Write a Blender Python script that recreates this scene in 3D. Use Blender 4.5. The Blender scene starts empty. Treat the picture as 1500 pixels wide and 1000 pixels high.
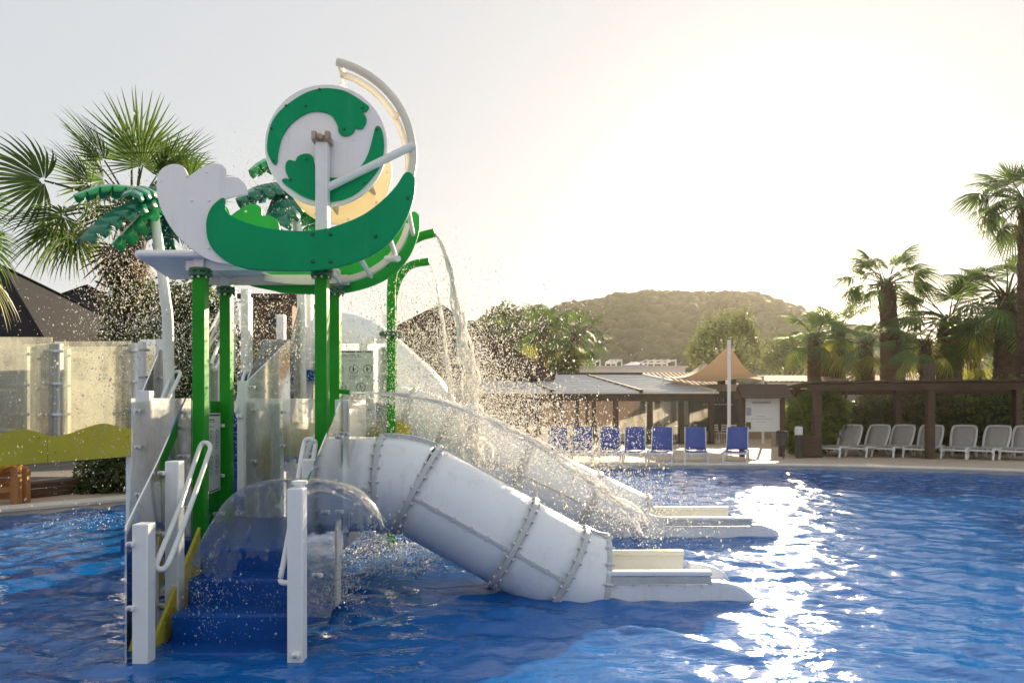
import bpy, bmesh, math, random
import numpy as np
from mathutils import Vector, Matrix, noise as mnoise
R = math.radians
random.seed(7); rng = np.random.default_rng(7)
sc = bpy.context.scene
C = sc.collection

# ------------------------------------------------------------------ camera, sky, sun, exposure
F = 1000.0; HZ = 600.0; EYE = 1.6                # focal length in photo pixels, horizon row, eye height over water
cam_d = bpy.data.cameras.new('camera'); cam = bpy.data.objects.new('camera', cam_d); C.objects.link(cam)
cam.location = (0, 0, EYE); cam.rotation_euler = (R(90), 0, 0)
cam_d.sensor_width = 36.0; cam_d.lens = 24.0; cam_d.shift_y = 100/1500
cam_d.clip_start = 0.05; cam_d.clip_end = 9000
sc.camera = cam
SUN_AZ = math.atan2(0.385, 1.0); SUN_EL = R(16.0)
w = bpy.data.worlds.new('World'); sc.world = w; w.use_nodes = True
nt = w.node_tree; bg = nt.nodes['Background']
sky = nt.nodes.new('ShaderNodeTexSky'); sky.sky_type = 'NISHITA'; sky.sun_disc = False
sky.sun_elevation = SUN_EL; sky.sun_rotation = SUN_AZ
sky.altitude = 0; sky.air_density = 1.0; sky.dust_density = 1.5; sky.ozone_density = 1.0
# thin high cloud evens the clear-sky gradient out and greys it
gm = nt.nodes.new('ShaderNodeGamma'); gm.inputs['Gamma'].default_value = 0.05
au = nt.nodes.new('ShaderNodeMix'); au.data_type = 'RGBA'; au.blend_type = 'ADD'; au.inputs['Factor'].default_value = 0.00004
g2 = nt.nodes.new('ShaderNodeGamma'); g2.inputs['Gamma'].default_value = 3.0; h2 = nt.nodes.new('ShaderNodeHueSaturation'); h2.inputs['Saturation'].default_value = 0.36; nt.links.new(sky.outputs[0], h2.inputs['Color']); nt.links.new(h2.outputs[0], g2.inputs['Color'])
hs = nt.nodes.new('ShaderNodeHueSaturation'); hs.inputs['Saturation'].default_value = 3.0
nt.links.new(sky.outputs[0], gm.inputs['Color']); nt.links.new(gm.outputs[0], hs.inputs['Color']); nt.links.new(hs.outputs[0], au.inputs['A']); nt.links.new(g2.outputs[0], au.inputs['B']); nt.links.new(au.outputs['Result'], bg.inputs['Color'])
bg.inputs['Strength'].default_value = 0.15
sd = bpy.data.lights.new('sun', 'SUN'); sd.energy = 3.2; sd.angle = R(0.53); sd.color = (1.0, 0.80, 0.53)
so = bpy.data.objects.new('sun', sd); C.objects.link(so)
so.rotation_euler = Vector((math.sin(SUN_AZ)*math.cos(SUN_EL), math.cos(SUN_AZ)*math.cos(SUN_EL), math.sin(SUN_EL))).to_track_quat('Z', 'Y').to_euler()
so.location = (8, 20, 30)
sc.view_settings.view_transform = 'Standard'; sc.view_settings.look = 'None'
sc.view_settings.gamma = 1.0; sc.view_settings.use_curve_mapping = False
sc.view_settings.exposure = 2.22
sc.cycles.max_bounces = 10; sc.cycles.transparent_max_bounces = 24
sc.cycles.diffuse_bounces = 3; sc.cycles.glossy_bounces = 3; sc.cycles.transmission_bounces = 4; sc.cycles.volume_bounces = 0
sc.cycles.caustics_reflective = False; sc.cycles.caustics_refractive = False
sc.cycles.sample_clamp_indirect = 6.0

def P(x, y, d):
    """photo pixel at distance d along the view axis -> world point"""
    return Vector(((x-750)/F*d, d, EYE-(y-HZ)/F*d))
def V(*a): return Vector(a)

# ------------------------------------------------------------------ materials
def nmat(name):
    m = bpy.data.materials.new(name); m.use_nodes = True
    t = m.node_tree; return m, t, t.nodes['Principled BSDF'], t.nodes['Material Output']
def tex_noise(t, scale, detail=4, rough=0.6, stretch=None, coord='Object'):
    tc = t.nodes.new('ShaderNodeTexCoord'); n = t.nodes.new('ShaderNodeTexNoise')
    n.inputs['Scale'].default_value = scale; n.inputs['Detail'].default_value = detail; n.inputs['Roughness'].default_value = rough
    if stretch:
        mp = t.nodes.new('ShaderNodeMapping'); mp.inputs['Scale'].default_value = stretch
        t.links.new(tc.outputs[coord], mp.inputs['Vector']); t.links.new(mp.outputs[0], n.inputs['Vector'])
    else: t.links.new(tc.outputs[coord], n.inputs['Vector'])
    return n
def ramp(t, src, stops):
    r = t.nodes.new('ShaderNodeValToRGB'); e = r.color_ramp.elements
    while len(e) < len(stops): e.new(0.5)
    for i, (p, c) in enumerate(stops):
        e[i].position = p; e[i].color = (*c, 1) if len(c) == 3 else c
    t.links.new(src, r.inputs['Fac']); return r
def M(name, col, rough=0.5, col2=None, scale=3.0, bump=0.0, bscale=30.0, metal=0.0, stretch=None, spec=0.5, coat=0.0, detail=5, lo=.35, hi=.7, bdist=0.01, grime=None):
    m, t, b, o = nmat(name)
    col2 = col2 or tuple(c*0.8 for c in col)
    n = tex_noise(t, scale, detail, 0.65, stretch)
    r = ramp(t, n.outputs['Fac'], [(lo, col), (hi, col2)]); colout = r.outputs[0]
    if grime:                                              # dried runs and scuffs
        for gs, st, glo, ghi in ((2.2, (3.5, 3.5, .35), .55, .74), (7, (1, 1, 1), .60, .72)):
            gn = tex_noise(t, gs, 8, .7, st); gr = ramp(t, gn.outputs['Fac'], [(glo, (0, 0, 0)), (ghi, (1, 1, 1))])
            mu = t.nodes.new('ShaderNodeMath'); mu.operation = 'MULTIPLY'; mu.inputs[1].default_value = grime[1]; t.links.new(gr.outputs[0], mu.inputs[0])
            gx_ = t.nodes.new('ShaderNodeMix'); gx_.data_type = 'RGBA'; t.links.new(mu.outputs[0], gx_.inputs['Factor']); t.links.new(colout, gx_.inputs['A']); gx_.inputs['B'].default_value = (*grime[0], 1); colout = gx_.outputs['Result']
    t.links.new(colout, b.inputs['Base Color'])
    rr = t.nodes.new('ShaderNodeMapRange'); rr.inputs['To Min'].default_value = max(rough-.1, .02); rr.inputs['To Max'].default_value = min(rough+.12, 1)
    t.links.new(n.outputs['Fac'], rr.inputs['Value']); t.links.new(rr.outputs[0], b.inputs['Roughness'])
    b.inputs['Metallic'].default_value = metal; b.inputs['Specular IOR Level'].default_value = spec
    b.inputs['Coat Weight'].default_value = coat
    if bump:
        n2 = tex_noise(t, bscale, 4, 0.6, stretch); bp = t.nodes.new('ShaderNodeBump')
        bp.inputs['Strength'].default_value = bump; bp.inputs['Distance'].default_value = bdist
        t.links.new(n2.outputs['Fac'], bp.inputs['Height']); t.links.new(bp.outputs[0], b.inputs['Normal'])
    return m
def leaf_mat(name, c1, c2, trans=0.45, scale=1.5, rough=0.45):
    m, t, b, o = nmat(name)
    n = tex_noise(t, scale, 6, 0.7); r = ramp(t, n.outputs['Fac'], [(.3, c1), (.7, c2)])
    t.links.new(r.outputs[0], b.inputs['Base Color']); b.inputs['Roughness'].default_value = rough
    tr = t.nodes.new('ShaderNodeBsdfTranslucent'); mx = t.nodes.new('ShaderNodeMixShader')
    hv = t.nodes.new('ShaderNodeHueSaturation'); hv.inputs['Value'].default_value = 1.6; hv.inputs['Hue'].default_value = 0.485
    t.links.new(r.outputs[0], hv.inputs['Color']); t.links.new(hv.outputs[0], tr.inputs['Color'])
    mx.inputs[0].default_value = trans; t.links.new(b.outputs[0], mx.inputs[1]); t.links.new(tr.outputs[0], mx.inputs[2])
    t.links.new(mx.outputs[0], o.inputs['Surface']); return m
def clear_mat(name, tint=(.93, .96, .94), haze=.22, hazecol=(.85, .88, .86), stain=.35, sscale=(3, 3, .8), rough=.08):
    """weathered clear sheet: mostly see-through, part milky, streaked with dried water"""
    m, t, b, o = nmat(name); t.nodes.remove(b)
    tp = t.nodes.new('ShaderNodeBsdfTransparent'); tp.inputs[0].default_value = (*tint, 1)
    df = t.nodes.new('ShaderNodeBsdfDiffuse'); df.inputs[0].default_value = (*hazecol, 1)
    tl = t.nodes.new('ShaderNodeBsdfTranslucent'); tl.inputs[0].default_value = (*hazecol, 1)
    gl = t.nodes.new('ShaderNodeBsdfGlossy'); gl.inputs['Roughness'].default_value = rough
    m1 = t.nodes.new('ShaderNodeMixShader'); m1.inputs[0].default_value = .72
    t.links.new(df.outputs[0], m1.inputs[1]); t.links.new(tl.outputs[0], m1.inputs[2])
    n = tex_noise(t, 1.6, 7, .72, sscale)
    mr = t.nodes.new('ShaderNodeMapRange'); mr.inputs['From Min'].default_value = .35; mr.inputs['From Max'].default_value = .75
    mr.inputs['To Min'].default_value = haze*.45; mr.inputs['To Max'].default_value = haze+stain
    t.links.new(n.outputs['Fac'], mr.inputs['Value'])
    m2 = t.nodes.new('ShaderNodeMixShader'); t.links.new(mr.outputs[0], m2.inputs[0])
    t.links.new(tp.outputs[0], m2.inputs[1]); t.links.new(m1.outputs[0], m2.inputs[2])
    fr = t.nodes.new('ShaderNodeFresnel'); fr.inputs[0].default_value = 1.45
    m3 = t.nodes.new('ShaderNodeMixShader'); t.links.new(fr.outputs[0], m3.inputs[0])
    t.links.new(m2.outputs[0], m3.inputs[1]); t.links.new(gl.outputs[0], m3.inputs[2])
    t.links.new(m3.outputs[0], o.inputs['Surface']); return m
def droplet_mat(name, white=.5, rough=.1, tint=(1, 1, 1)):
    m, t, b, o = nmat(name); t.nodes.remove(b)
    tp = t.nodes.new('ShaderNodeBsdfTransparent'); gl = t.nodes.new('ShaderNodeBsdfGlossy'); gl.inputs['Roughness'].default_value = rough
    tl = t.nodes.new('ShaderNodeBsdfTranslucent'); tl.inputs[0].default_value = (.95*tint[0], .95*tint[1], .95*tint[2], 1)
    df = t.nodes.new('ShaderNodeBsdfDiffuse'); df.inputs[0].default_value = (.95*tint[0], .95*tint[1], .95*tint[2], 1)
    m0 = t.nodes.new('ShaderNodeMixShader'); m0.inputs[0].default_value = .4; t.links.new(tl.outputs[0], m0.inputs[1]); t.links.new(df.outputs[0], m0.inputs[2])
    m1 = t.nodes.new('ShaderNodeMixShader'); m1.inputs[0].default_value = .15
    t.links.new(m0.outputs[0], m1.inputs[1]); t.links.new(gl.outputs[0], m1.inputs[2])
    m2 = t.nodes.new('ShaderNodeMixShader'); m2.inputs[0].default_value = white
    t.links.new(tp.outputs[0], m2.inputs[1]); t.links.new(m1.outputs[0], m2.inputs[2])
    t.links.new(m2.outputs[0], o.inputs['Surface']); return m
def sheet_water_mat(name, foam=.09):
    m, t, b, o = nmat(name); t.nodes.remove(b)
    tp = t.nodes.new('ShaderNodeBsdfTransparent'); tp.inputs[0].default_value = (.9, .96, 1, 1)
    gl = t.nodes.new('ShaderNodeBsdfGlossy'); gl.inputs['Roughness'].default_value = .04
    tl = t.nodes.new('ShaderNodeBsdfTranslucent'); tl.inputs[0].default_value = (.95, .97, 1, 1)
    n = tex_noise(t, 5, 6, .65, (1, 1, .5)); bp = t.nodes.new('ShaderNodeBump'); bp.inputs['Strength'].default_value = .5; bp.inputs['Distance'].default_value = .03
    t.links.new(n.outputs['Fac'], bp.inputs['Height']); t.links.new(bp.outputs[0], gl.inputs['Normal'])
    lw = t.nodes.new('ShaderNodeLayerWeight'); lw.inputs[0].default_value = .5; t.links.new(bp.outputs[0], lw.inputs['Normal'])
    m1 = t.nodes.new('ShaderNodeMixShader'); t.links.new(lw.outputs['Facing'], m1.inputs[0])
    t.links.new(tp.outputs[0], m1.inputs[1]); t.links.new(gl.outputs[0], m1.inputs[2])
    n2 = tex_noise(t, 9, 8, .75); r = ramp(t, n2.outputs['Fac'], [(.56, (0, 0, 0)), (.68, (1, 1, 1))])
    ml = t.nodes.new('ShaderNodeMath'); ml.operation = 'MULTIPLY_ADD'; ml.inputs[1].default_value = .35; ml.inputs[2].default_value = foam
    t.links.new(r.outputs[0], ml.inputs[0])
    m2 = t.nodes.new('ShaderNodeMixShader'); t.links.new(ml.outputs[0], m2.inputs[0])
    t.links.new(m1.outputs[0], m2.inputs[1]); t.links.new(tl.outputs[0], m2.inputs[2])
    # the sheet tears into holes and strings as it falls
    an = t.nodes.new('ShaderNodeAttribute'); an.attribute_name = 'run'; n3 = tex_noise(t, 11, 5, .6, (1, 1, .35))
    th = t.nodes.new('ShaderNodeMapRange'); th.inputs['From Min'].default_value = .62; th.inputs['From Max'].default_value = 1.0; th.inputs['To Min'].default_value = 0; th.inputs['To Max'].default_value = .68
    t.links.new(an.outputs['Fac'], th.inputs['Value']); gt = t.nodes.new('ShaderNodeMath'); gt.operation = 'LESS_THAN'; t.links.new(n3.outputs['Fac'], gt.inputs[0]); t.links.new(th.outputs[0], gt.inputs[1])
    cl_ = t.nodes.new('ShaderNodeBsdfTransparent'); m3 = t.nodes.new('ShaderNodeMixShader'); t.links.new(gt.outputs[0], m3.inputs[0]); t.links.new(m2.outputs[0], m3.inputs[1]); t.links.new(cl_.outputs[0], m3.inputs[2])
    t.links.new(m3.outputs[0], o.inputs['Surface']); return m
def stripe_mat(name, c1, c2, scale, axis='Z', rough=.7, bump=.4, dist=.02, ncol=None):
    """courses of shingles / boards too thin to tell apart from here"""
    m, t, b, o = nmat(name)
    tc = t.nodes.new('ShaderNodeTexCoord'); wv = t.nodes.new('ShaderNodeTexWave'); wv.bands_direction = axis; wv.wave_profile = 'SAW'
    wv.inputs['Scale'].default_value = scale; wv.inputs['Distortion'].default_value = .6; wv.inputs['Detail'].default_value = 3; wv.inputs['Detail Scale'].default_value = 3
    t.links.new(tc.outputs['Object'], wv.inputs['Vector'])
    n = tex_noise(t, 1.3, 8, .75, (1, 1, 4)); r = ramp(t, n.outputs['Fac'], [(.3, c1), (.72, c2)])
    mx = t.nodes.new('ShaderNodeMix'); mx.data_type = 'RGBA'; mx.blend_type = 'MULTIPLY'; mx.inputs['Factor'].default_value = .55
    t.links.new(r.outputs[0], mx.inputs['A']); t.links.new(wv.outputs['Color'], mx.inputs['B'])
    t.links.new(mx.outputs['Result'], b.inputs['Base Color']); b.inputs['Roughness'].default_value = rough; b.inputs['Specular IOR Level'].default_value = .12
    bp = t.nodes.new('ShaderNodeBump'); bp.inputs['Strength'].default_value = bump; bp.inputs['Distance'].default_value = dist
    t.links.new(wv.outputs['Fac'], bp.inputs['Height']); t.links.new(bp.outputs[0], b.inputs['Normal']); return m

post_green = M('green_painted_steel', (.005, .29, .010), .4, (.005, .235, .010), 4, .08, 60, spec=.2, grime=((.06, .30, .07), .35))
swoosh_green = M('green_plastic_panel', (.0, .33, .125), .5, (.0, .27, .105), 2.2, .05, 50, spec=.12, grime=((.05, .38, .20), .35))
lit_green = M('lit_green_panel', (.01, .42, .05), .45, (.01, .34, .045), 2.2, .05, 50, spec=.25)  # back panel green, brightened in colour for sun shining through it
flange_green = M('dark_green_flange', (.004, .10, .045), .35, (.01, .12, .05), 12, .1, 60)
white_pl = M('white_plastic_panel', (.86, .86, .88), .42, (.80, .80, .82), 1.8, .04, 40, grime=((.48, .46, .42), .3))
white_paint = M('white_painted_metal', (.82, .83, .83), .38, (.74, .75, .74), 3, .06, 60, grime=((.5, .48, .42), .35))
cream = M('cream_plastic', (.74, .71, .62), .45, (.66, .62, .53), 3, .05, 40)
slide_grey = M('slide_gelcoat', (.82, .84, .87), .28, (.76, .78, .81), 1.6, .03, 14, coat=.25, lo=.3, hi=.75, grime=((.45, .44, .40), .42))
slide_flange = M('slide_flange_gelcoat', (.56, .575, .59), .35, (.45, .46, .46), 8, .05, 40)
slide_cream = M('slide_trough_cream', (.70, .69, .62), .35, (.62, .60, .52), 3, .03, 30)
bolt_m = M('steel_bolt', (.45, .45, .46), .3, (.3, .3, .3), 20, metal=.8)
bolt_white = M('white_bolt_cap', (.68, .68, .69), .35, (.55, .55, .55), 20)
yellow = M('yellow_panel', (.58, .50, .05), .5, (.50, .43, .05), 2, .06, 40, spec=.25, grime=((.4, .38, .12), .3))
orange = M('orange_plastic', (.75, .36, .03), .4, (.65, .30, .03), 2)
blue_step = M('blue_rubber_step', (.003, .055, .27), .3, (.004, .085, .36), 3, .2, 40, spec=.3)
poly = clear_mat('clear_polycarbonate', haze=.24, stain=.42, hazecol=(.97, .97, .95), tint=(.97, .985, .975))
poly_clean = clear_mat('clear_acrylic', haze=.2, stain=.32, hazecol=(.97, .97, .95), tint=(.97, .98, .975))
poly_dirty = clear_mat('weathered_acrylic', tint=(.92, .93, .88), haze=.20, hazecol=(.66, .66, .60), stain=.34, sscale=(2, 2, .6))
glass_pav = clear_mat('window_film', haze=.10, stain=.15, hazecol=(.9, .86, .8))
rust = M('rusty_bracket', (.45, .38, .30), .6, (.25, .11, .04), 14, .3, 40, lo=.45, hi=.7)
plastic_palm_dk = M('dark_green_moulded_leaf', (.004, .20, .11), .3, (.003, .14, .075), 4, .1, 20, coat=.3)
plastic_palm_lt = M('green_moulded_leaf', (.015, .45, .12), .3, (.015, .34, .09), 4, .1, 20, coat=.2)
wood_lit = M('sunlit_timber', (.42, .21, .075), .6, (.27, .12, .04), 3, .4, 20, stretch=(1, 1, .12))  # warm sunlight is put into this timber colour
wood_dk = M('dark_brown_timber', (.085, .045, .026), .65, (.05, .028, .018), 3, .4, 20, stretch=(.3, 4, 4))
wood_pav = M('dark_pavilion_timber', (.10, .075, .055), .6, (.07, .05, .035), 3, .3, 20)
deck_m = M('beige_pool_deck', (.50, .40, .30), .75, (.40, .31, .23), .9, .25, 25, detail=10)
coping_m = M('pale_pool_coping', (.66, .62, .56), .6, (.52, .48, .43), 2, .2, 30)
road_m = M('grey_asphalt', (.14, .125, .11), .85, (.09, .08, .075), .8, .4, 60, detail=10)
sling_blue = M('blue_mesh_sling', (.040, .085, .33), .65, (.034, .07, .28), 9, .3, 220)
sling_grey = M('grey_mesh_sling', (.46, .43, .40), .65, (.40, .37, .34), 9, .3, 220)
loung_white = M('white_resin_frame', (.76, .75, .73), .35, (.68, .66, .63), 4)
roof_dark = stripe_mat('dark_shingle_roof', (.012, .012, .017), (.024, .022, .028), 7.0, 'Z', .75, .6, .03)
roof_brown = stripe_mat('brown_shingle_roof', (.085, .05, .034), (.14, .085, .055), 6.0, 'Z', .8, .6, .03)
terracotta = M('terracotta_tile', (.36, .19, .12), .8, (.26, .13, .08), 3, .3, 10)
wall_beige = M('beige_render', (.42, .34, .26), .85, (.36, .29, .22), .6, .2, 30)
wall_white = M('white_render', (.74, .73, .71), .8, (.66, .65, .62), .6, .1, 30)
wall_brown = M('brown_wall_board', (.16, .09, .06), .8, (.11, .06, .04), 1.5, .2, 20, stretch=(1, 1, 6))
wall_boards = stripe_mat('weathered_wall_boards', (.60, .44, .34), (.50, .36, .27), 3.0, 'Z', .8, .3, .02)
sail_m = leaf_mat('tan_shade_cloth', (.29, .225, .15), (.26, .20, .135), .22, 3, .8)
awning_w = leaf_mat('ribbed_roof_sheet', (.52, .56, .60), (.46, .50, .55), .4, 2.2, .35)
glow_panel_m = leaf_mat('tan_glow_panel', (.40, .33, .275), (.36, .30, .25), .4, 1.0, .8)  # for the added back panels, translucent so the sun glows through
black_m = M('dark_bin_metal', (.03, .03, .032), .5, (.05, .05, .05), 4)
slate_m = M('dark_menu_board', (.05, .055, .06), .6, (.035, .04, .045), 2)
ink = M('printed_ink', (.03, .03, .035), .7); ink_pale = M('pale_ink', (.42, .42, .48), .7)
paper = M('sign_sheet', (.60, .62, .62), .5, (.55, .57, .57), 2)
trunk_m = M('palm_trunk_fibre', (.12, .075, .045), .9, (.05, .03, .02), 6, .8, 14, stretch=(1, 1, 3), bdist=.03)
bark_m = M('grey_bark', (.10, .08, .06), .9, (.06, .045, .035), 6, .6, 14)
frond_m = leaf_mat('palm_leaf', (.036, .090, .017), (.075, .135, .028), .38, 1.2)
frond_dry = leaf_mat('dry_palm_leaf', (.11, .07, .035), (.17, .115, .05), .3, 2)
frond_yel = leaf_mat('yellow_green_palm_leaf', (.18, .22, .035), (.25, .26, .05), .45, 2)
leaf_dark = leaf_mat('dark_leaf', (.022, .040, .011), (.050, .078, .02), .38, 1.4)
leaf_mid = leaf_mat('green_leaf', (.045, .085, .016), (.095, .14, .028), .5, 1.0)
leaf_lime = leaf_mat('lime_leaf', (.10, .17, .02), (.17, .23, .035), .5, 1.2)
leaf_red = leaf_mat('sun_bronze_leaf', (.15, .075, .03), (.22, .12, .045), .5, 1.0)  # red hedge leaves, also carrying sunlit warmth in their colour
leaf_pale = leaf_mat('pale_leaf', (.09, .13, .035), (.14, .17, .06), .45, .5)
wood_far = leaf_mat('hill_foliage', (.022, .040, .011), (.065, .085, .024), .15, .11, .8)
hill_m = M('hill_soil', (.045, .05, .02), .95, (.07, .06, .03), .05)
drop_m = droplet_mat('water_droplet', .92, .15, (1, .97, .90))
foam_m = droplet_mat('white_water', .62, .12)
jet_m = droplet_mat('jet_water', .9, .1)
sheet_m = sheet_water_mat('falling_water_sheet')

# ------------------------------------------------------------------ mesh helpers
class MB:
    def __init__(s): s.v = []; s.f = []
    def add(s, vs, fs):
        b = len(s.v); s.v += [tuple(x) for x in vs]; s.f += [tuple(i+b for i in f) for f in fs]; return s
    def box(s, c, size, rot=None):
        hx, hy, hz = size[0]/2, size[1]/2, size[2]/2; vs = []
        for z in (-hz, hz):
            for x, y in ((-hx, -hy), (hx, -hy), (hx, hy), (-hx, hy)):
                p = Vector((x, y, z))
                if rot is not None: p = rot @ p
                vs.append(p+Vector(c))
        return s.add(vs, [(3, 2, 1, 0), (4, 5, 6, 7), (0, 1, 5, 4), (1, 2, 6, 5), (2, 3, 7, 6), (3, 0, 4, 7)])
    def box2(s, a, b):
        return s.box([(a[i]+b[i])/2 for i in range(3)], [abs(b[i]-a[i]) for i in range(3)])
    def beam(s, a, b, wdt, hgt, up=(0, 0, 1)):
        a, b = Vector(a), Vector(b); d = b-a; L = d.length; d.normalize()
        u = Vector(up)
        if abs(d.dot(u)) > .98: u = Vector((0, 1, 0))
        sd_ = d.cross(u).normalized(); u = sd_.cross(d)
        m = Matrix((d, sd_, u)).transposed()
        return s.box((a+b)/2, (L, wdt, hgt), m)
    def tube(s, pts, r, n=10, cap=True, closed=False):
        pts = [Vector(p) for p in pts]; N = len(pts)
        rs = r if isinstance(r, (list, tuple)) else [r]*N
        rings = []; prev = None
        for i in range(N):
            if closed: t = pts[(i+1) % N]-pts[i-1]
            else: t = pts[min(i+1, N-1)]-pts[max(i-1, 0)]
            t.normalize()
            if prev is None:
                a = Vector((0, 0, 1)) if abs(t.z) < .9 else Vector((0, 1, 0))
                u = t.cross(a).normalized()
            else:
                u = (prev-t*prev.dot(t)).normalized()
            prev = u; v2 = t.cross(u)
            rings.append([pts[i]+(u*math.cos(2*math.pi*k/n)+v2*math.sin(2*math.pi*k/n))*rs[i] for k in range(n)])
        vs = [p for q in rings for p in q]; fs = []
        for i in range(N if closed else N-1):
            j = (i+1) % N
            for k in range(n):
                fs.append((i*n+k, i*n+(k+1) % n, j*n+(k+1) % n, j*n+k))
        if cap and not closed:
            fs.append(tuple(range(n-1, -1, -1))); fs.append(tuple((N-1)*n+k for k in range(n)))
        return s.add(vs, fs)
    def prism(s, pts, off):
        pts = [Vector(p) for p in pts]; off = Vector(off); n = len(pts)
        return s.add(pts+[p+off for p in pts], [tuple(range(n)), tuple(range(2*n-1, n-1, -1))]+[(i, i+n, (i+1) % n+n, (i+1) % n) for i in range(n)])
    def lathe(s, prof, c, axis=(0, 0, 1), n=16):
        ax = Vector(axis).normalized(); a = Vector((1, 0, 0)) if abs(ax.x) < .9 else Vector((0, 1, 0))
        u = ax.cross(a).normalized(); v2 = ax.cross(u); c = Vector(c); vs = []
        for r_, h in prof:
            for k in range(n):
                t = 2*math.pi*k/n; vs.append(c+ax*h+(u*math.cos(t)+v2*math.sin(t))*r_)
        fs = []
        for i in range(len(prof)-1):
            for k in range(n): fs.append((i*n+k, i*n+(k+1) % n, (i+1)*n+(k+1) % n, (i+1)*n+k))
        fs.append(tuple(range(n-1, -1, -1))); fs.append(tuple((len(prof)-1)*n+k for k in range(n)))
        return s.add(vs, fs)
    def dome(s, c, r, axis, n=8):
        return s.lathe([(r, -.002), (r, r*.35), (r*.75, r*.7), (r*.3, r*.85)], c, axis, n)
    def grid(s, fn, nu, nv):
        vs = [fn(i/nu, j/nv) for i in range(nu+1) for j in range(nv+1)]
        fs = [(i*(nv+1)+j, (i+1)*(nv+1)+j, (i+1)*(nv+1)+j+1, i*(nv+1)+j+1) for i in range(nu) for j in range(nv)]
        return s.add(vs, fs)
    def build(s, name, mat, parent=None, bevel=0, solid=0, smooth=True, angle=35):
        org = ORG.get(parent.name, Vector((0, 0, 0))) if parent is not None else Vector((0, 0, 0))
        me = bpy.data.meshes.new(name)
        me.from_pydata([(x-org.x, y-org.y, z-org.z) for x, y, z in s.v], [], s.f)
        me.materials.append(mat)
        if smooth:
            me.shade_smooth(); me.set_sharp_from_angle(angle=R(angle))
        o = bpy.data.objects.new(name, me); C.objects.link(o)
        if parent is not None: o.parent = parent; ORG[o.name] = org
        if name in STUFF: o['kind'] = 'stuff'
        if solid:
            md = o.modifiers.new('solid', 'SOLIDIFY'); md.thickness = solid; md.offset = 0
        if bevel:
            md = o.modifiers.new('bevel', 'BEVEL'); md.width = bevel; md.segments = 2; md.limit_method = 'ANGLE'; md.angle_limit = R(40)
        return o
ORG = {}
STUFF = {'bolt_caps', 'bolt_ring', 'bolt_row', 'flange_bolts', 'leaf_bases', 'printed_pictograms', 'printed_lines', 'emblem_strokes', 'hip_cap', 'stem', 'branch'}     # pieces too small to pick apart
def npmesh(name, verts, faces, mat, parent=None, smooth=False):
    """fast build from numpy arrays; faces all of one size"""
    org = ORG.get(parent.name, Vector((0, 0, 0))) if parent is not None else Vector((0, 0, 0))
    verts = np.asarray(verts, dtype=np.float32)-np.array(org, dtype=np.float32); faces = np.asarray(faces, dtype=np.int32)
    k = faces.shape[1]; me = bpy.data.meshes.new(name)
    me.vertices.add(len(verts)); me.vertices.foreach_set('co', verts.ravel())
    me.loops.add(faces.size); me.loops.foreach_set('vertex_index', faces.ravel())
    me.polygons.add(len(faces)); me.polygons.foreach_set('loop_start', np.arange(0, faces.size, k, dtype=np.int32))
    me.update(calc_edges=True); me.validate(); me.materials.append(mat)
    if smooth: me.shade_smooth()
    o = bpy.data.objects.new(name, me); C.objects.link(o)
    if parent is not None: o.parent = parent; ORG[o.name] = org
    return o
def tag(o, label, cat=None, group=None, kind=None):
    o['label'] = label
    if cat: o['category'] = cat
    if group: o['group'] = group
    if kind: o['kind'] = kind
    return o
def thing(name, label, cat, loc=(0, 0, 0), group=None):
    o = bpy.data.objects.new(name, None); C.objects.link(o); o.location = loc
    o.empty_display_size = .2; ORG[o.name] = Vector(loc); return tag(o, label, cat, group)
def copy_tree(o, parent=None):
    c = o.copy(); C.objects.link(c)
    if parent is not None: c.parent = parent
    for ch in list(o.children): copy_tree(ch, c)
    return c
def structure(o): o['kind'] = 'structure'; return o
def cr(pts, k=5, closed=True):
    """Catmull-Rom through points; a point given twice stays a corner"""
    pts = [Vector(p) for p in pts]; n = len(pts); out = []
    for i in range(n if closed else n-1):
        if closed: p0, p1, p2, p3 = pts[i-1], pts[i], pts[(i+1) % n], pts[(i+2) % n]
        else: p0, p1, p2, p3 = pts[max(i-1, 0)], pts[i], pts[i+1], pts[min(i+2, n-1)]
        if (p2-p1).length < 1e-6: continue
        for j in range(k):
            t = j/k
            out.append(.5*((2*p1)+(p2-p0)*t+(2*p0-5*p1+4*p2-p3)*t*t+(3*p1-p0-3*p2+p3)*t**3))
    if not closed: out.append(pts[-1])
    return out
def pxs(l, d, dx=0, dz=0): return [P(x, y, d)+Vector((dx, 0, dz)) for x, y in l]

# ------------------------------------------------------------------ ground, pool, water
pool_px = [(-12.5, -2.5), (-13, 3), (-10.5, 7.6), (-7.65, 10.2), (-6.5, 11.5), (-5.3, 13.6), (-3.6, 16.2), (-1.2, 17.9), (1.9, 18.55), (4.8, 18.6), (7.5, 18.45), (10, 17.75), (12.6, 16.55), (15.2, 14.2), (17, 10), (17.5, 4), (15, -2.5), (2, -3.2)]
pool = [Vector((p.x, p.y, 0)) for p in cr([(x, y, 0) for x, y in pool_px], 6)]
GZ = .10                                             # deck level over the water
cen = Vector((2, 8, 0))
def ring(pts, s, z): return [Vector((cen.x+(p.x-cen.x)*s, cen.y+(p.y-cen.y)*s, z)) for p in pts]
def offset(pts, d, z):
    out = []; n = len(pts)
    for i in range(n):
        t = (pts[(i+1) % n]-pts[i-1]).normalized(); nn = Vector((t.y, -t.x, 0))
        if nn.dot(pts[i]-cen) < 0: nn = -nn
        out.append(Vector((pts[i].x, pts[i].y, z))+nn*d)
    return out
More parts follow.
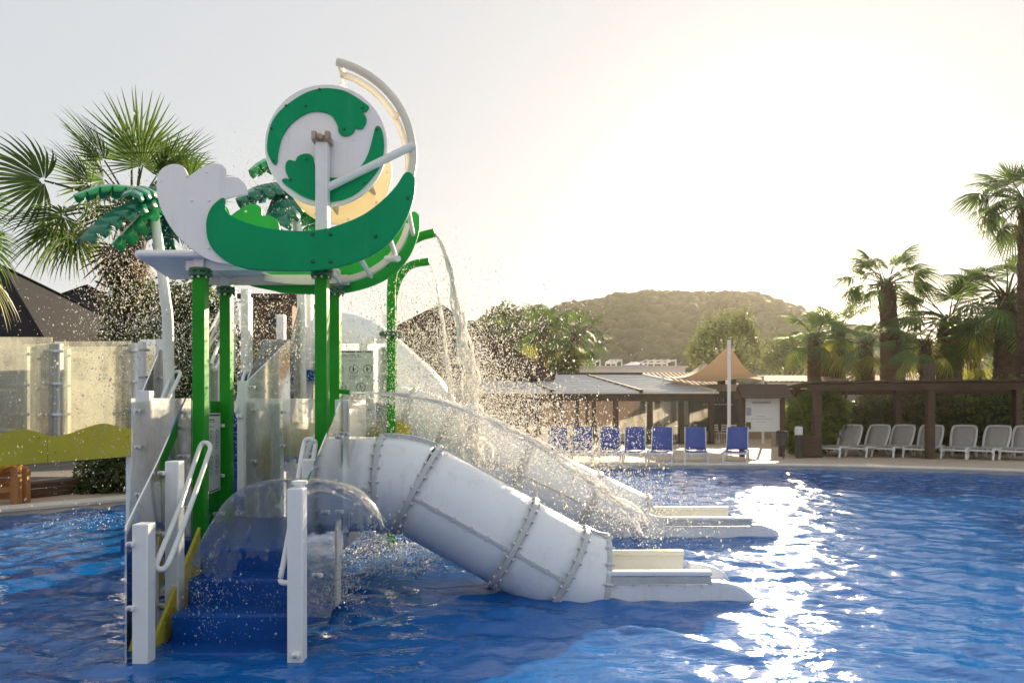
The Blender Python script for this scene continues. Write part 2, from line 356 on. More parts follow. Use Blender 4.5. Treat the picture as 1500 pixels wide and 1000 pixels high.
def bridge(rings, name, mat, **k):
    b = MB(); n = len(rings[0]); vs = [p for r_ in rings for p in r_]
    fs = [(i*n+k_, i*n+(k_+1) % n, (i+1)*n+(k_+1) % n, (i+1)*n+k_) for i in range(len(rings)-1) for k_ in range(n)]
    b.add(vs, fs); return b.build(name, mat, **k)
o = bridge([offset(pool, .34, GZ), ring(pool, 1.25, GZ), ring(pool, 2, GZ), ring(pool, 6, GZ), ring(pool, 40, GZ), ring(pool, 300, GZ)], 'ground', deck_m); structure(o)
o = bridge([offset(pool, .02, -1.1), offset(pool, .02, GZ-.04), offset(pool, -.03, GZ-.03), offset(pool, -.03, GZ+.012), offset(pool, .0, GZ+.03), offset(pool, .36, GZ+.03), offset(pool, .36, GZ-.05)], 'pool_coping', coping_m); structure(o)
tile_m = M('blue_pool_mosaic', (.008, .15, .55), .5, (.006, .10, .42), .8, .1, 40)
b = MB(); b.add([(-16, -5, -.75), (20, -5, -.75), (20, 21, -.75), (-16, 21, -.75)], [(0, 1, 2, 3)]); structure(b.build('pool_floor', tile_m))

def water_material():
    m, t, b, o = nmat('pool_water'); t.nodes.remove(b)
    tp = t.nodes.new('ShaderNodeBsdfTransparent'); tp.inputs[0].default_value = (.45, .74, .98, 1)
    df = t.nodes.new('ShaderNodeBsdfDiffuse'); df.inputs[0].default_value = (.003, .16, .56, 1)
    gl = t.nodes.new('ShaderNodeBsdfGlossy'); gl.inputs['Roughness'].default_value = .05
    n1 = tex_noise(t, 3.2, 3, .5, (.7, 1.5, 1)); n2 = tex_noise(t, 18, 3, .55)
    ad = t.nodes.new('ShaderNodeMath'); ad.operation = 'MULTIPLY_ADD'; ad.inputs[1].default_value = .18
    t.links.new(n2.outputs['Fac'], ad.inputs[0]); t.links.new(n1.outputs['Fac'], ad.inputs[2])
    bp = t.nodes.new('ShaderNodeBump'); bp.inputs['Strength'].default_value = .55; bp.inputs['Distance'].default_value = .05
    t.links.new(ad.outputs[0], bp.inputs['Height'])
    fr = t.nodes.new('ShaderNodeFresnel'); fr.inputs[0].default_value = 1.6
    for x in (gl, fr, df): t.links.new(bp.outputs[0], x.inputs['Normal'])
    m1 = t.nodes.new('ShaderNodeMixShader'); m1.inputs[0].default_value = .72
    t.links.new(tp.outputs[0], m1.inputs[1]); t.links.new(df.outputs[0], m1.inputs[2])
    m2 = t.nodes.new('ShaderNodeMixShader'); t.links.new(fr.outputs[0], m2.inputs[0])
    t.links.new(m1.outputs[0], m2.inputs[1]); t.links.new(gl.outputs[0], m2.inputs[2])
    t.links.new(m2.outputs[0], o.inputs['Surface']); return m
xs = np.arange(-13.2, 17.6, .045); ys = np.concatenate([np.arange(-3.3, 2.6, .3), np.arange(2.6, 8.5, .034), np.arange(8.5, 18.8, .07)])
X, Y = np.meshgrid(xs, ys, indexing='ij'); Z = np.zeros_like(X)
for k in range(70):
    lam = .14*(.85/.14)**(rng.random()**1.1); a = rng.normal(1.2, .9); kx, ky = math.cos(a)*2*math.pi/lam, math.sin(a)*2*math.pi/lam
    Z += .0031*lam**.95*np.sin(kx*X+ky*Y+rng.random()*6.28+.7*np.sin(.9*X*rng.random()+Y*rng.random()))
for (cx, cy, am, la, dec) in [(-2.0, 4.9, .012, .33, 1.3), (-1.0, 6.9, .02, .28, 1.2), (-1.5, 8.3, .016, .3, 1.6), (-6.2, 8.8, .012, .3, 1.0), (2.2, 7.6, .008, .4, 2.0)]:
    r_ = np.hypot(X-cx, Y-cy); Z += am*np.exp(-r_/dec)*np.sin(2*math.pi*r_/la+3*np.sin(np.arctan2(Y-cy, X-cx)*3))
nx, ny = X.shape; idx = np.arange(nx*ny).reshape(nx, ny)
fq = np.stack([idx[:-1, :-1], idx[1:, :-1], idx[1:, 1:], idx[:-1, 1:]], -1).reshape(-1, 4)
structure(npmesh('pool_water', np.stack([X, Y, Z], -1).reshape(-1, 3), fq, water_material(), smooth=True))

# ------------------------------------------------------------------ water play tower
DF, DB, SK = 5.68, 6.53, -.11                         # front and back post rows, sideways lean of the back row
POST = {'lf': (P(294, 0, DF).x, DF), 'rf': (P(472, 0, DF).x, DF), 'lb': (P(332, 0, DB).x, DB), 'rb': (P(491, 0, DB).x, DB)}
tower = thing('water_play_tower', 'tall green and white wave-topped water play tower on four green posts', 'play tower', (-2.15, 6.1, -.75))
ZF = 2.72
for k, (x, y) in POST.items():
    p = MB().box2((x-.05, y-.05, -.75), (x+.05, y+.05, ZF)).build('post', post_green, tower, bevel=.008)
    b = MB().lathe([(.085, -.018), (.092, -.012), (.092, .012), (.085, .018)], (x, y, ZF+.0), n=20)
    b.lathe([(.085, .022), (.092, .026), (.092, .048), (.085, .052)], (x, y, ZF), n=20)
    fl = b.build('flange', flange_green, p)
    b = MB()
    for j in range(8):
        a = j*math.pi/4+.2; b.lathe([(.012, 0), (.012, .085)], (x+.074*math.cos(a), y+.074*math.sin(a), ZF-.035), n=6)
    b.build('flange_bolts', bolt_m, fl)
    MB().box2((x-.045, y-.045, ZF+.05), (x+.045, y+.045, ZF+.22)).build('post_stub', white_paint, tower, bevel=.006)
# roof beams, tray
b = MB(); b.beam((POST['lf'][0]-.12, DF+.02, 2.80), (POST['rf'][0]+.08, DF+.02, 2.80), .07, .09); b.build('front_beam', white_paint, tower, bevel=.006)
b = MB(); b.beam((POST['lb'][0]-.2, DB, 2.84), (POST['rb'][0]+.13, DB, 2.84), .07, .09); b.build('back_beam', cream, tower, bevel=.006)
for xx in (POST['lf'][0], POST['rf'][0]):
    b = MB(); b.beam((xx, DF, 2.875), (xx+SK, DB+.1, 2.875), .06, .06); b.build('side_beam', cream, tower, bevel=.005)
A = [V(-3.06, 5.60, 2.845), V(-2.28, 5.60, 2.845), V(-2.33, 6.7, 2.875), V(-3.34, 6.7, 2.875)]
b = MB().prism(A, (0, 0, .035)); tray = b.build('roof_tray', white_pl, tower, bevel=.01)
b = MB(); b.tube([A[0]+V(0, -.01, .03), A[1]+V(0, -.01, .03)], .032, 10); b.tube([A[0]+V(0, -.01, .03), A[3]+V(0, 0, .03)], .03, 10); b.build('tray_lip', white_pl, tray)

crest = [(370, 394), (340, 388), (300, 378), (262, 350), (240, 320), (228, 290), (226, 265), (230, 250), (240, 241), (255, 238), (266, 243), (273, 257), (273, 257), (285, 248), (300, 240), (315, 237), (326, 243), (328, 257), (328, 257), (345, 258), (356, 268), (360, 283), (360, 283), (345, 285), (325, 291), (310, 303), (302, 322), (303, 347), (312, 366), (330, 379), (350, 386), (368, 388)]
swoosh = [(327, 289), (310, 302), (302, 322), (303, 347), (312, 366), (332, 383), (352, 391), (372, 395), (430, 397), (480, 394), (530, 380), (568, 357), (592, 326), (605, 292), (608, 265), (603, 254), (593, 253), (580, 272), (560, 293), (530, 315), (490, 331), (450, 338), (400, 335), (365, 327), (340, 317), (329, 305)]
def wave_set(d, dx, sc_, front):
    cx, cz = P(430, 0, 5.5).x, P(0, 390, 5.5).z
    def tr(l, dd): return [Vector((p.x+dx, dd, p.z)) for p in pxs(l, 5.5)]
    s_ = MB().prism(cr(tr(swoosh, d), 4), (0, .03, 0)).build('wave_swoosh', swoosh_green if front else lit_green, tower, bevel=.006)
    c_ = MB().prism(cr(tr(crest, d+.031 if front else d+.033), 4), (0, .03, 0)).build('wave_crest', white_pl if front else lit_green, tower, bevel=.006)
    b = MB()
    for x, y in [(458, 343), (484, 343), (458, 383), (484, 383), (550, 346), (597, 290)]:
        p = P(x, y, 5.5); b.dome((p.x+dx, d, p.z), .016, (0, -1, 0), 10)
    b.build('bolt_caps', flange_green, s_)
    b = MB()
    for x, y in [(278, 292), (304, 292), (277, 362), (303, 362), (272, 256), (300, 250)]:
        p = P(x, y, 5.5); b.dome((p.x+dx, d+.031, p.z), .012, (0, -1, 0), 8)
    b.build('bolt_caps', white_pl, c_)
wave_set(5.5, 0, 1, True)
wave_set(6.6, SK, 1, False)
# curved white ribs that carry the wave panels
for dd, sx in ((5.66, .02), (6.46, SK)):
    path = [P(x, y, 5.5)+V(sx, dd-5.5, .02) for x, y in [(345, 378), (400, 384), (470, 382), (520, 369), (556, 346), (580, 316), (592, 285)]]
    b = MB(); pc = cr(path, 4, False)
    for q in range(len(pc)-1): b.beam(pc[q], pc[q+1], .06, .05)
    b.build('wave_rib', cream, tower)
for x, y in [(470, 388), (520, 374), (566, 345), (594, 300)]:
    p = P(x, y, 5.5); MB().tube([(p.x+.0, 5.53, p.z+.045), (p.x+SK*.9, 6.6, p.z+.045)], .022, 10).build('cross_rod', white_paint, tower)
b = MB(); p = P(578, 378, 6.2); b.tube([(p.x-.12, 6.45, p.z+.05), (p.x+.03, 6.22, p.z)], .028, 10); b.build('rod_end', white_paint, tower)
# wheel carrier: post, bracket, strut, curved water rail
wx = P(472.5, 0, 5.64).x
MB().box2((wx-.05, 5.60, 2.78), (wx+.05, 5.69, P(0, 203, 5.64).z)).build('wheel_post', white_paint, tower, bevel=.006)
b = MB(); zt = P(0, 206, 5.64).z
b.box((wx, 5.64, zt), (.15, .12, .05)); b.box((wx-.055, 5.60, zt+.02), (.04, .06, .07)); b.box((wx+.055, 5.60, zt+.02), (.04, .06, .07)); b.tube([(wx, 5.55, zt+.005), (wx, 6.5, zt-.02)], .024, 12)
b.build('axle_bracket', rust, tower, bevel=.006)
MB().tube([P(480, 275, 5.66), P(606, 213, 5.72)], .033, 14).build('diagonal_strut', white_paint, tower)
outer = cr([P(x, y, 5.75) for x, y in [(494, 91), (520, 100), (550, 118), (577, 145), (594, 175), (603, 207), (605, 235), (600, 262), (592, 285)]], 5, False)
inner = cr([P(x, y, 6.05) for x, y in [(500, 109), (522, 117), (548, 134), (570, 158), (584, 182), (593, 208), (598, 232), (598, 258), (592, 290)]], 5, False)
MB().tube(outer, .034, 14).build('water_rail', cream, tower)
MB().tube(inner, .030, 14).build('water_rail', cream, tower)
for i in (1, 18, 27): MB().tube([outer[i], inner[i]], .026, 10).build('rail_rung', cream, tower)
MB().tube([P(485, 573, 6.53), P(498, 573, 6.5), P(514, 574.5, 6.45)], .022, 12).build('spray_nozzle', post_green, tower)
# platform of the tower
b = MB(); b.box2((-2.75, 5.5, .42), (-1.42, 6.75, .55)); b.build('platform', blue_step, tower, bevel=.01)
b = MB(); b.box2((-3.25, 5.66, .40), (-2.76, 7.1, .535)); b.build('platform', blue_step, tower, bevel=.01)

# ------------------------------------------------------------------ water wheel
wc = P(477, 213, 5.72); Rw = .513
wheel = thing('spinning_water_drum', 'round white drum water wheel with green wave emblem above the play tower', 'water wheel', wc)
def disc(b, y, r, t, n=64): b.lathe([(r-.008, 0), (r, .008), (r, t-.008), (r-.008, t)], (wc.x, y, wc.z), (0, 1, 0), n)
b = MB(); disc(b, 5.72, Rw, .035); face = b.build('front_disc', white_pl, wheel, angle=30)
def translucent_pl():
    m, t, b_, o_ = nmat('backlit_white_disc'); b_.inputs['Base Color'].default_value = (.72, .70, .62, 1)
    tl = t.nodes.new('ShaderNodeBsdfTranslucent'); n = tex_noise(t, 3, 4); r_ = ramp(t, n.outputs['Fac'], [(.3, (.78, .70, .52)), (.7, (.70, .62, .44))]); t.links.new(r_.outputs[0], tl.inputs[0])
    mx = t.nodes.new('ShaderNodeMixShader'); mx.inputs[0].default_value = .5; t.links.new(b_.outputs[0], mx.inputs[1]); t.links.new(tl.outputs[0], mx.inputs[2]); t.links.new(mx.outputs[0], o_.inputs['Surface']); return m
bl = translucent_pl()
def wdisc(r, y, t): return MB().lathe([(r-.006, 0), (r, .006), (r, t-.006), (r-.006, t)], (wc.x-.05, y, wc.z), (0, 1, 0), 64)
wdisc(.49, 6.36, .03).build('back_disc', bl, wheel, angle=30)
b = MB(); b.tube([(wc.x-.01, 5.75, wc.z), (wc.x-.045, 6.36, wc.z)], .19, 32); b.build('inner_drum', bl, wheel)
for k in range(6):
    a = k*math.pi/3+.45; ca, sa = math.cos(a), math.sin(a); b = MB()
    q = [V(wc.x+ca*.19, 5.76, wc.z+sa*.19), V(wc.x+ca*.40, 5.76, wc.z+sa*.40), V(wc.x-.045+ca*.40, 6.355, wc.z+sa*.40), V(wc.x-.045+ca*.19, 6.355, wc.z+sa*.19)]
    b.prism(q, (-sa*.02, 0, ca*.02)); b.build('bucket_paddle', bl, wheel)
e1 = [(400, 240), (392, 225), (391, 208), (397, 181), (410, 162), (430, 146), (449, 135), (469, 129.5), (488, 129.5), (505, 133), (520, 141), (533, 150), (540, 156), (536, 163), (531, 163), (531, 163), (536, 172), (535, 181), (529, 189), (520, 187), (520, 187), (517, 194), (511, 198), (503, 199), (496, 194), (494, 183), (484, 168), (466, 163), (448, 166), (427, 180), (413, 200), (407, 222), (405, 238)]
e2 = [(413, 266), (416, 261), (423, 262), (423, 262), (418, 250), (418, 240), (423, 234), (432, 236), (432, 236), (437, 228), (448, 224.5), (457, 228), (460, 240), (466, 251), (478, 258), (492, 260), (505, 258), (519, 251), (531, 240), (540, 222), (546, 200), (549, 188), (553, 184), (558, 188), (561, 200), (562, 218), (557, 241), (548, 256), (535, 271), (521, 283), (505, 291), (490, 294.5), (475, 295), (460, 293), (445, 288), (430, 279)]
for e in (e1, e2):
    g = MB().prism(cr([Vector((p.x, 5.702, p.z)) for p in pxs(e, 5.70)], 4), (0, .0175, 0)).build('wave_emblem', swoosh_green, wheel, bevel=.004)
    b = MB()
    for (x, y) in ([(468, 131), (419, 155), (447, 155), (397, 188), (400, 235), (531, 158), (504, 189)] if e is e1 else [(449, 233), (425, 263), (534, 268), (552, 190), (484, 291)]):
        p = P(x, y, 5.7); b.dome((p.x, 5.702, p.z), .012, (0, -1, 0), 8)
    b.build('bolt_caps', flange_green, g)
b = MB()
for k in range(9):
    a = k*.7; b.dome((wc.x-.05+.45*math.cos(a), 6.36, wc.z+.45*math.sin(a)), .012, (0, -1, 0), 8)
b.build('bolt_caps', cream, wheel)

# ------------------------------------------------------------------ stairs
def stair(name, label, x0, x1, steps, thick=.2, side=None, x_top=None):
    """steps: list of (y_front, y_back, z)"""
    t = thing(name, label, 'stairs', ((x0+x1)/2, steps[0][0], -.75))
    for i, (ya, yb, z) in enumerate(steps):
        dx = (x_top or 0)*i/max(1, len(steps)-1)
        b = MB(); b.box2((x0+dx, ya, z-thick), (x1+dx, yb+.03, z)); b.build('step', blue_step, t, bevel=.02)
    return t
t = stair('pool_stairs', 'wet blue steps rising from the pool between clear sloped railings', -2.36, -1.42, [(4.22, 4.46, -.17), (4.46, 4.71, .01), (4.71, 4.96, .19), (4.96, 5.21, .37), (5.21, 5.495, .545)], .20)
for sx, xa, xb in ((-1, -2.37, -2.50), (1, -1.40, -1.45)):
    b = MB(); q = [V(xa, 4.35, -.35), V(xa, 4.35, -.10), V(xb, 5.48, .66), V(xb, 5.48, .25)]
    b.prism(q, (.025*sx, 0, 0)); b.build('stringer', yellow, t, bevel=.004)
b = MB(); b.prism([V(-1.425, 5.38, .05), V(-1.425, 5.38, .66), V(-1.425, 5.5, .72), V(-1.425, 5.5, .05)], (.05, 0, 0)); b.build('stringer_end', cream, t, bevel=.006)
t2 = stair('upper_stairs', 'narrow flight of blue steps leading up behind the play tower', -3.05, -2.45, [(6.85+.245*i, 7.1+.245*i, .72+.155*i) for i in range(10)], .17, x_top=-.55)
b = MB(); b.prism([V(-2.44, 6.9, .4), V(-2.44, 6.9, .72), V(-2.98, 9.35, 2.25), V(-2.98, 9.35, 1.9)], (.03, 0, 0)); b.build('stringer', yellow, t2)

# ------------------------------------------------------------------ clear barriers and railings
def clamp_block(b, p, s=.03): b.box(p, (s*1.7, s*1.3, s))
def rail_loop(pts, r=.018, n=10): return MB().tube(cr(pts, 5, True), r, n, closed=True)
def barrier(name, label, posts, panels, clamps=(), loops=(), pm=poly, post_w=.1, group=None):
    base = posts[0] if posts else (panels[0][0].x, panels[0][0].y, 0, 0)
    t = thing(name, label, 'railing', (base[0], base[1], min(base[2], 0)), group)
    for (x, y, z0, z1) in posts:
        MB().box2((x-post_w/2, y-post_w/2, z0), (x+post_w/2, y+post_w/2, z1)).build('post', white_paint, t, bevel=.008)
    for q in panels:
        n = (q[1]-q[0]).cross(q[2]-q[0]).normalized()
        MB().prism(q, n*.012).build('clear_panel', pm, t, bevel=0)
    for c in clamps:
        b = MB(); clamp_block(b, c); p = b.build('clamp', white_paint, t, bevel=.006)
        MB().dome((c[0], c[1]-.02, c[2]), .012, (0, -1, 0), 8).build('bolt', bolt_m, p)
    for l in loops: rail_loop(l).build('handrail', white_paint, t)
    return t
def lerp(a, b, t): return a+(b-a)*t
# front stairs, side next to the bridge landing
xa, xb, xc = -2.335, -2.48, -2.62
pn = [V(-2.415, 4.28, -.25), V(-2.415, 4.28, P(0, 770, 4.28).z), V(-2.60, 5.02, P(0, 680, 5.02).z+.02), V(-2.69, 5.64, P(0, 583, 5.64).z), V(-2.69, 5.64, .25)]
barrier('stair_railing', 'clear sloped stair railing with two white posts meeting the left green post', [(xa, 4.33, -.75, P(0, 767, 4.3).z), (xb, 5.02, -.75, P(0, 675, 5.0).z)], [pn],
    [V(-2.385, 4.27, z) for z in (.76, .36, -.10)]+[V(-2.545, 4.96, z) for z in (1.14, .70, .18)]+[V(-2.66, 5.58, z) for z in (1.58, 1.22, .80)],
    [[P(229, 829, 4.42), P(240, 832, 4.43), P(252, 812, 4.5), P(280, 738, 4.95), P(303, 672, 5.4), P(308, 655, 5.48), P(302, 648, 5.5), P(294, 652, 5.5), P(284, 680, 5.35), P(262, 745, 4.9), P(236, 808, 4.5)]])
# front stairs, side next to the grey slide
pn = [V(-1.335, 4.33, -.25), V(-1.335, 4.33, P(0, 728, 4.33).z), V(-1.40, 5.66, P(0, 579, 5.66).z), V(-1.31, 5.66, P(0, 579, 5.66).z-.01), V(-1.31, 5.70, .2), V(-1.40, 5.66, .2)]
pn = [pn[0], pn[1], pn[2], pn[5]]
barrier('stair_railing', 'clear sloped stair railing beside the grey tube slide entry, water curling round its post', [(-1.375, 4.37, -.75, P(0, 714, 4.37).z), (-1.53, 5.18, -.2, P(0, 672, 5.18).z)], [pn],
    [V(-1.365, 4.31, .05), V(-1.345, 4.75, .45), V(-1.36, 5.0, .85), V(-1.37, 5.25, 1.05), V(-1.385, 5.5, 1.38), V(-1.385, 5.5, .78)],
    [[P(411, 848, 4.5), P(417, 853, 4.46), P(427, 850, 4.46), P(431, 838, 4.48), P(440, 770, 4.8), P(461, 660, 5.42), P(459, 645, 5.45), P(450, 643, 5.45), P(444, 655, 5.42), P(432, 730, 4.95), P(416, 820, 4.55)]])
# landing front panel
zt = P(0, 583, 5.66).z
barrier('landing_barrier', 'upright clear panel on a white post between the yellow bridge and the stairs', [(P(211, 0, 5.74).x, 5.74, -.75, P(0, 587, 5.74).z)], [[V(-3.16, 5.66, -.1), V(-3.16, 5.66, zt), V(-2.66, 5.66, zt), V(-2.66, 5.66, -.1)]],
    [V(P(203, 0, 5.65).x, 5.645, z) for z in (1.59, 1.29, .90)]+[V(-2.70, 5.64, z) for z in (1.55, .95)])
# tower side panel with instruction sheet
t = barrier('tower_side_panel', 'clear panel between the left green posts carrying a white instruction sheet', [], [[V(-2.68, 5.74, .50), V(-2.68, 5.74, 1.68), V(-2.77, 6.47, 1.68), V(-2.77, 6.47, .50)]],
    [V(-2.67, 5.71, z) for z in (1.45, .98)]+[V(-2.74, 6.44, z) for z in (1.45, .98, .62)])
def sign_face(t, o_, ux, uz, w_, h_, rows):
    """flat sheet with circles of pictograms; o_ top-left, ux/uz unit axes"""
    nrm = uz.cross(ux).normalized()
    if nrm.dot(Vector((0, 0, 1.6))-o_) < 0: nrm = -nrm        # printed side faces the steps and the pool
    q = [o_, o_+ux*w_, o_+ux*w_-uz*h_, o_-uz*h_]
    s_ = MB().prism(q, -nrm*.004).build('instruction_sheet', paper, t)
    b = MB(); of = nrm*.002
    def at(u, v): return o_+ux*(u*w_)-uz*(v*h_)+of
    def bar(u0, u1, v, hh):
        b.add([at(u0, v), at(u1, v), at(u1, v+hh), at(u0, v+hh)], [(0, 3, 2, 1)])
    rr = random.Random(3)
    def words(u0, u1, v, hh):
        u = u0
        while u < u1:
            l = rr.uniform(.025, .05); bar(u, min(u+l, u1), v, hh); u += l+.008
    words(.04, .97, .015, .022); words(.12, .66, .075, .014); words(.08, .72, .105, .006); words(.3, .62, .165, .008); words(.15, .95, .97, .014)
    for (cu, cv) in rows:
        rad = .11*w_; pc = at(cu, cv); n = 28
        ring_ = [pc+(ux*math.cos(6.2832*k/n)+uz*math.sin(6.2832*k/n))*rr_ for rr_ in (rad, rad*.87) for k in range(n)]
        b.add(ring_, [(k, (k+1) % n, n+(k+1) % n, n+k) for k in range(n)])
        hd = [pc+uz*rad*.38-ux*rad*.1+(ux*math.cos(.7854*k)+uz*math.sin(.7854*k))*rad*.17 for k in range(8)]; b.add(hd, [tuple(range(8))])
        for (du, dv, sw, sh) in [(-.1, -.05, .28, .5), (.15, .02, .6, .12), (-.2, -.42, .12, .3), (.05, -.42, .12, .3)]:
            c_ = pc+ux*rad*du+uz*rad*dv
            b.add([c_-ux*rad*sw/2-uz*rad*sh/2, c_+ux*rad*sw/2-uz*rad*sh/2, c_+ux*rad*sw/2+uz*rad*sh/2, c_-ux*rad*sw/2+uz*rad*sh/2], [(0, 1, 2, 3)])
        for k in range(3): words(cu-.1, cu+.1-.03*k, cv+.105+.022*k, .007)
    b.build('printed_pictograms', ink, s_)
sign_face(t, V(-2.672, 5.86, 1.57), V(-.09, .73, 0).normalized(), V(0, 0, 1), .56, .72, [(.2, .3), (.5, .3), (.8, .3), (.2, .62), (.5, .62), (.8, .62)])
# tower back barrier
zt = 1.71
barrier('tower_back_barrier', 'low clear barrier with two short white posts across the back of the tower', [(P(370, 0, 6.72).x, 6.72, .3, P(0, 588, 6.72).z), (P(406, 0, 6.72).x, 6.72, .3, P(0, 590, 6.72).z)], [[V(P(357, 0, 6.65).x, 6.65, .5), V(P(357, 0, 6.65).x, 6.65, zt), V(P(486, 0, 6.65).x, 6.65, zt), V(P(486, 0, 6.65).x, 6.65, .5)]],
    [V(P(372, 0, 6.63).x, 6.63, z) for z in (1.6, 1.1)]+[V(P(414, 0, 6.63).x, 6.63, z) for z in (1.58, 1.25)])
# tower slide-side upright strip
barrier('slide_entry_panel', 'narrow clear upright panel above the grey tube slide entry', [(-1.47, 5.9, .5, P(0, 585, 5.9).z)], [[V(-1.36, 5.72, .6), V(-1.36, 5.72, P(0, 580, 5.72).z), V(-1.36, 6.35, P(0, 583, 6.3).z), V(-1.36, 6.35, .6)]], [V(-1.38, 5.7, 1.4)])
# landing stairs rail behind
barrier('landing_stair_railing', 'clear sloped railing with handrail climbing from the landing to the bridge', [(P(238, 0, 7.2).x, 7.2, -.75, P(0, 497, 7.2).z), (P(214, 0, 6.3).x, 6.3, -.75, P(0, 572, 6.3).z), (P(211, 0, 8.0).x, 8.0, -.75, P(0, 500, 8.0).z)],
    [[V(-3.42, 6.1, .5), P(196, 606, 6.2), P(241, 498, 7.35), V(-3.72, 7.35, .8)], [P(205, 497, 8.05), P(252, 497, 7.15), V(-3.56, 7.15, .9), V(-4.38, 8.05, .9)]],
    [P(236, 513, 7.12), P(234, 553, 7.12), P(206, 512, 7.9), P(206, 552, 7.9)],
    [[P(238, 598, 6.6), P(244, 590, 6.6), P(262, 552, 6.9), P(263, 545, 6.95), P(256, 545, 6.95), P(250, 552, 6.9), P(236, 588, 6.6)]], pm=poly_clean)
# upper stairs rails
barrier('upper_stair_railing', 'clear sloped railing on the far side of the upper blue stairs', [(P(316, 0, 7.6).x, 7.6, .3, P(0, 520, 7.6).z), (P(360, 0, 9.3).x, 9.3, -.75, P(0, 424, 9.3).z)],
    [[P(303, 600, 7.2), P(303, 494, 7.2), P(329, 440, 8.4), P(345, 425, 8.9), P(345, 540, 8.9)]], [P(318, 520, 7.5), P(330, 470, 8.3)],
    [[P(312, 535, 7.3), P(318, 535, 7.3), P(347, 465, 8.4), P(348, 457, 8.5), P(342, 457, 8.5), P(336, 468, 8.4), P(313, 522, 7.3)]], pm=poly_clean)
barrier('upper_stair_railing', 'clear sloped railing with white handrail on the near side of the upper blue stairs', [(P(357, 0, 7.0).x, 7.0, .3, P(0, 558, 7.0).z), (P(389, 0, 8.0).x, 8.0, .3, P(0, 500, 8.0).z)],
    [[P(365, 690, 7.0), P(365, 556, 7.0), P(386, 497, 8.0), P(425, 497, 8.0), P(425, 690, 8.0)]], [P(370, 567, 7.0), P(388, 508, 7.9), P(390, 570, 7.9), P(393, 620, 7.9)],
    [[P(347, 605, 6.95), P(353, 608, 6.95), P(366, 550, 7.3), P(368, 545, 7.35), P(362, 543, 7.35), P(357, 550, 7.3), P(346, 596, 6.95)]], pm=poly_clean)
# upper platform
up = thing('slide_platform', 'raised rear platform with white columns and yellow skirts feeding the far slides', 'platform', (-2.2, 9.0, -.75))
MB().box2((-2.75, 8.35, .95), (-1.50, 9.55, 1.08)).build('deck', blue_step, up, bevel=.01)
MB().box2((-3.75, 9.35, 2.0), (-1.9, 10.9, 2.15)).build('deck', blue_step, up, bevel=.01)
for (x, y, z1) in [(-2.70, 8.4, 1.0), (-1.55, 8.4, 1.0), (-1.55, 9.5, 1.0), (-3.65, 9.4, 3.15), (-2.87, 9.6, P(0, 428, 9.6).z), (-1.98, 9.6, 2.6), (-3.65, 10.8, 3.1), (-1.98, 10.8, 3.1)]:
    MB().box2((x-.06, y-.06, -.75), (x+.06, y+.06, z1)).build('column', white_paint, up, bevel=.008)
def yel(pts, d, t_=.03): MB().prism(cr([P(x, y, d) for x, y in pts], 5), (0, t_, 0)).build('yellow_skirt', yellow, up, bevel=.006)
yel([(376, 700), (376, 700), (376, 660), (384, 645), (396, 640), (404, 644), (404, 644), (404, 700), (404, 700)], 6.80)
yel([(414, 668), (414, 668), (414, 630), (424, 620), (444, 618), (480, 622), (480, 622), (480, 668), (480, 668)], 6.82)
yel([(498, 664), (498, 664), (498, 640), (520, 636), (545, 625), (575, 614), (600, 622), (600, 622), (600, 664), (600, 664)], 8.36)
for q in ([P(424, 620, 8.4), P(424, 500, 8.4), P(440, 440, 9.3), P(440, 560, 9.3)],):
    MB().prism(q, (.012, 0, 0)).build('clear_panel', poly_clean, up)
tb = barrier('platform_barrier', 'clear barrier on the rear platform holding a grey pictogram rules board', [(P(486, 0, 8.32).x, 8.32, 1.0, P(0, 503, 8.32).z), (P(566, 0, 8.32).x, 8.32, 1.0, P(0, 508, 8.32).z)], [[P(480, 655, 8.25), P(480, 503, 8.25), P(577, 503, 8.25), P(577, 655, 8.25)]],
    [P(566, 517, 8.2), P(566, 559, 8.2), P(566, 606, 8.2)], pm=poly)
sign_face(tb, P(486, 513, 8.2), V(1, 0, 0), V(0, 0, 1), 61*8.2/1000, 89*8.2/1000, [(.17, .31), (.53, .31), (.86, .31), (.24, .61), (.70, .61)])

# ------------------------------------------------------------------ bridge
def bridge_pt(px, py, back=0):
    d = 8.0+.8*(px/195)+back; return P(px, py, d)
br = thing('play_bridge', 'yellow wave-sided play bridge with weathered clear screens over the pool edge', 'bridge', (-5.4, 8.6, .9))
def side(px, back):                                   # world point of the bridge line at photo column px, pushed back
    d = 8.0+.8*(px/195); p = P(px, 600, d); return V(p.x-.15*back, p.y+back, 0)
top = [(-110, 640), (-60, 655), (0, 636), (20, 630), (40, 629), (60, 635), (80, 639), (100, 635), (125, 626), (150, 620), (170, 624), (193, 629)]
def skirt(back, l, r_):
    tp_ = cr([(x, y, 0) for x, y in top], 6, False); xx = [p.x for p in tp_]; yy = [p.y for p in tp_]
    pts = [(x, float(np.interp(x, xx, yy))) for x in np.linspace(l, r_, 40)]
    up_ = []; lo = []
    for x, y in pts:
        s0 = side(x, 0); zt_ = EYE-(y-HZ)/F*s0.y; zb = EYE-((683-15*x/195)-HZ)/F*s0.y; s1 = side(x, back)
        up_.append(V(s1.x, s1.y, zt_)); lo.append(V(s1.x, s1.y, zb))
    return up_+lo[::-1]
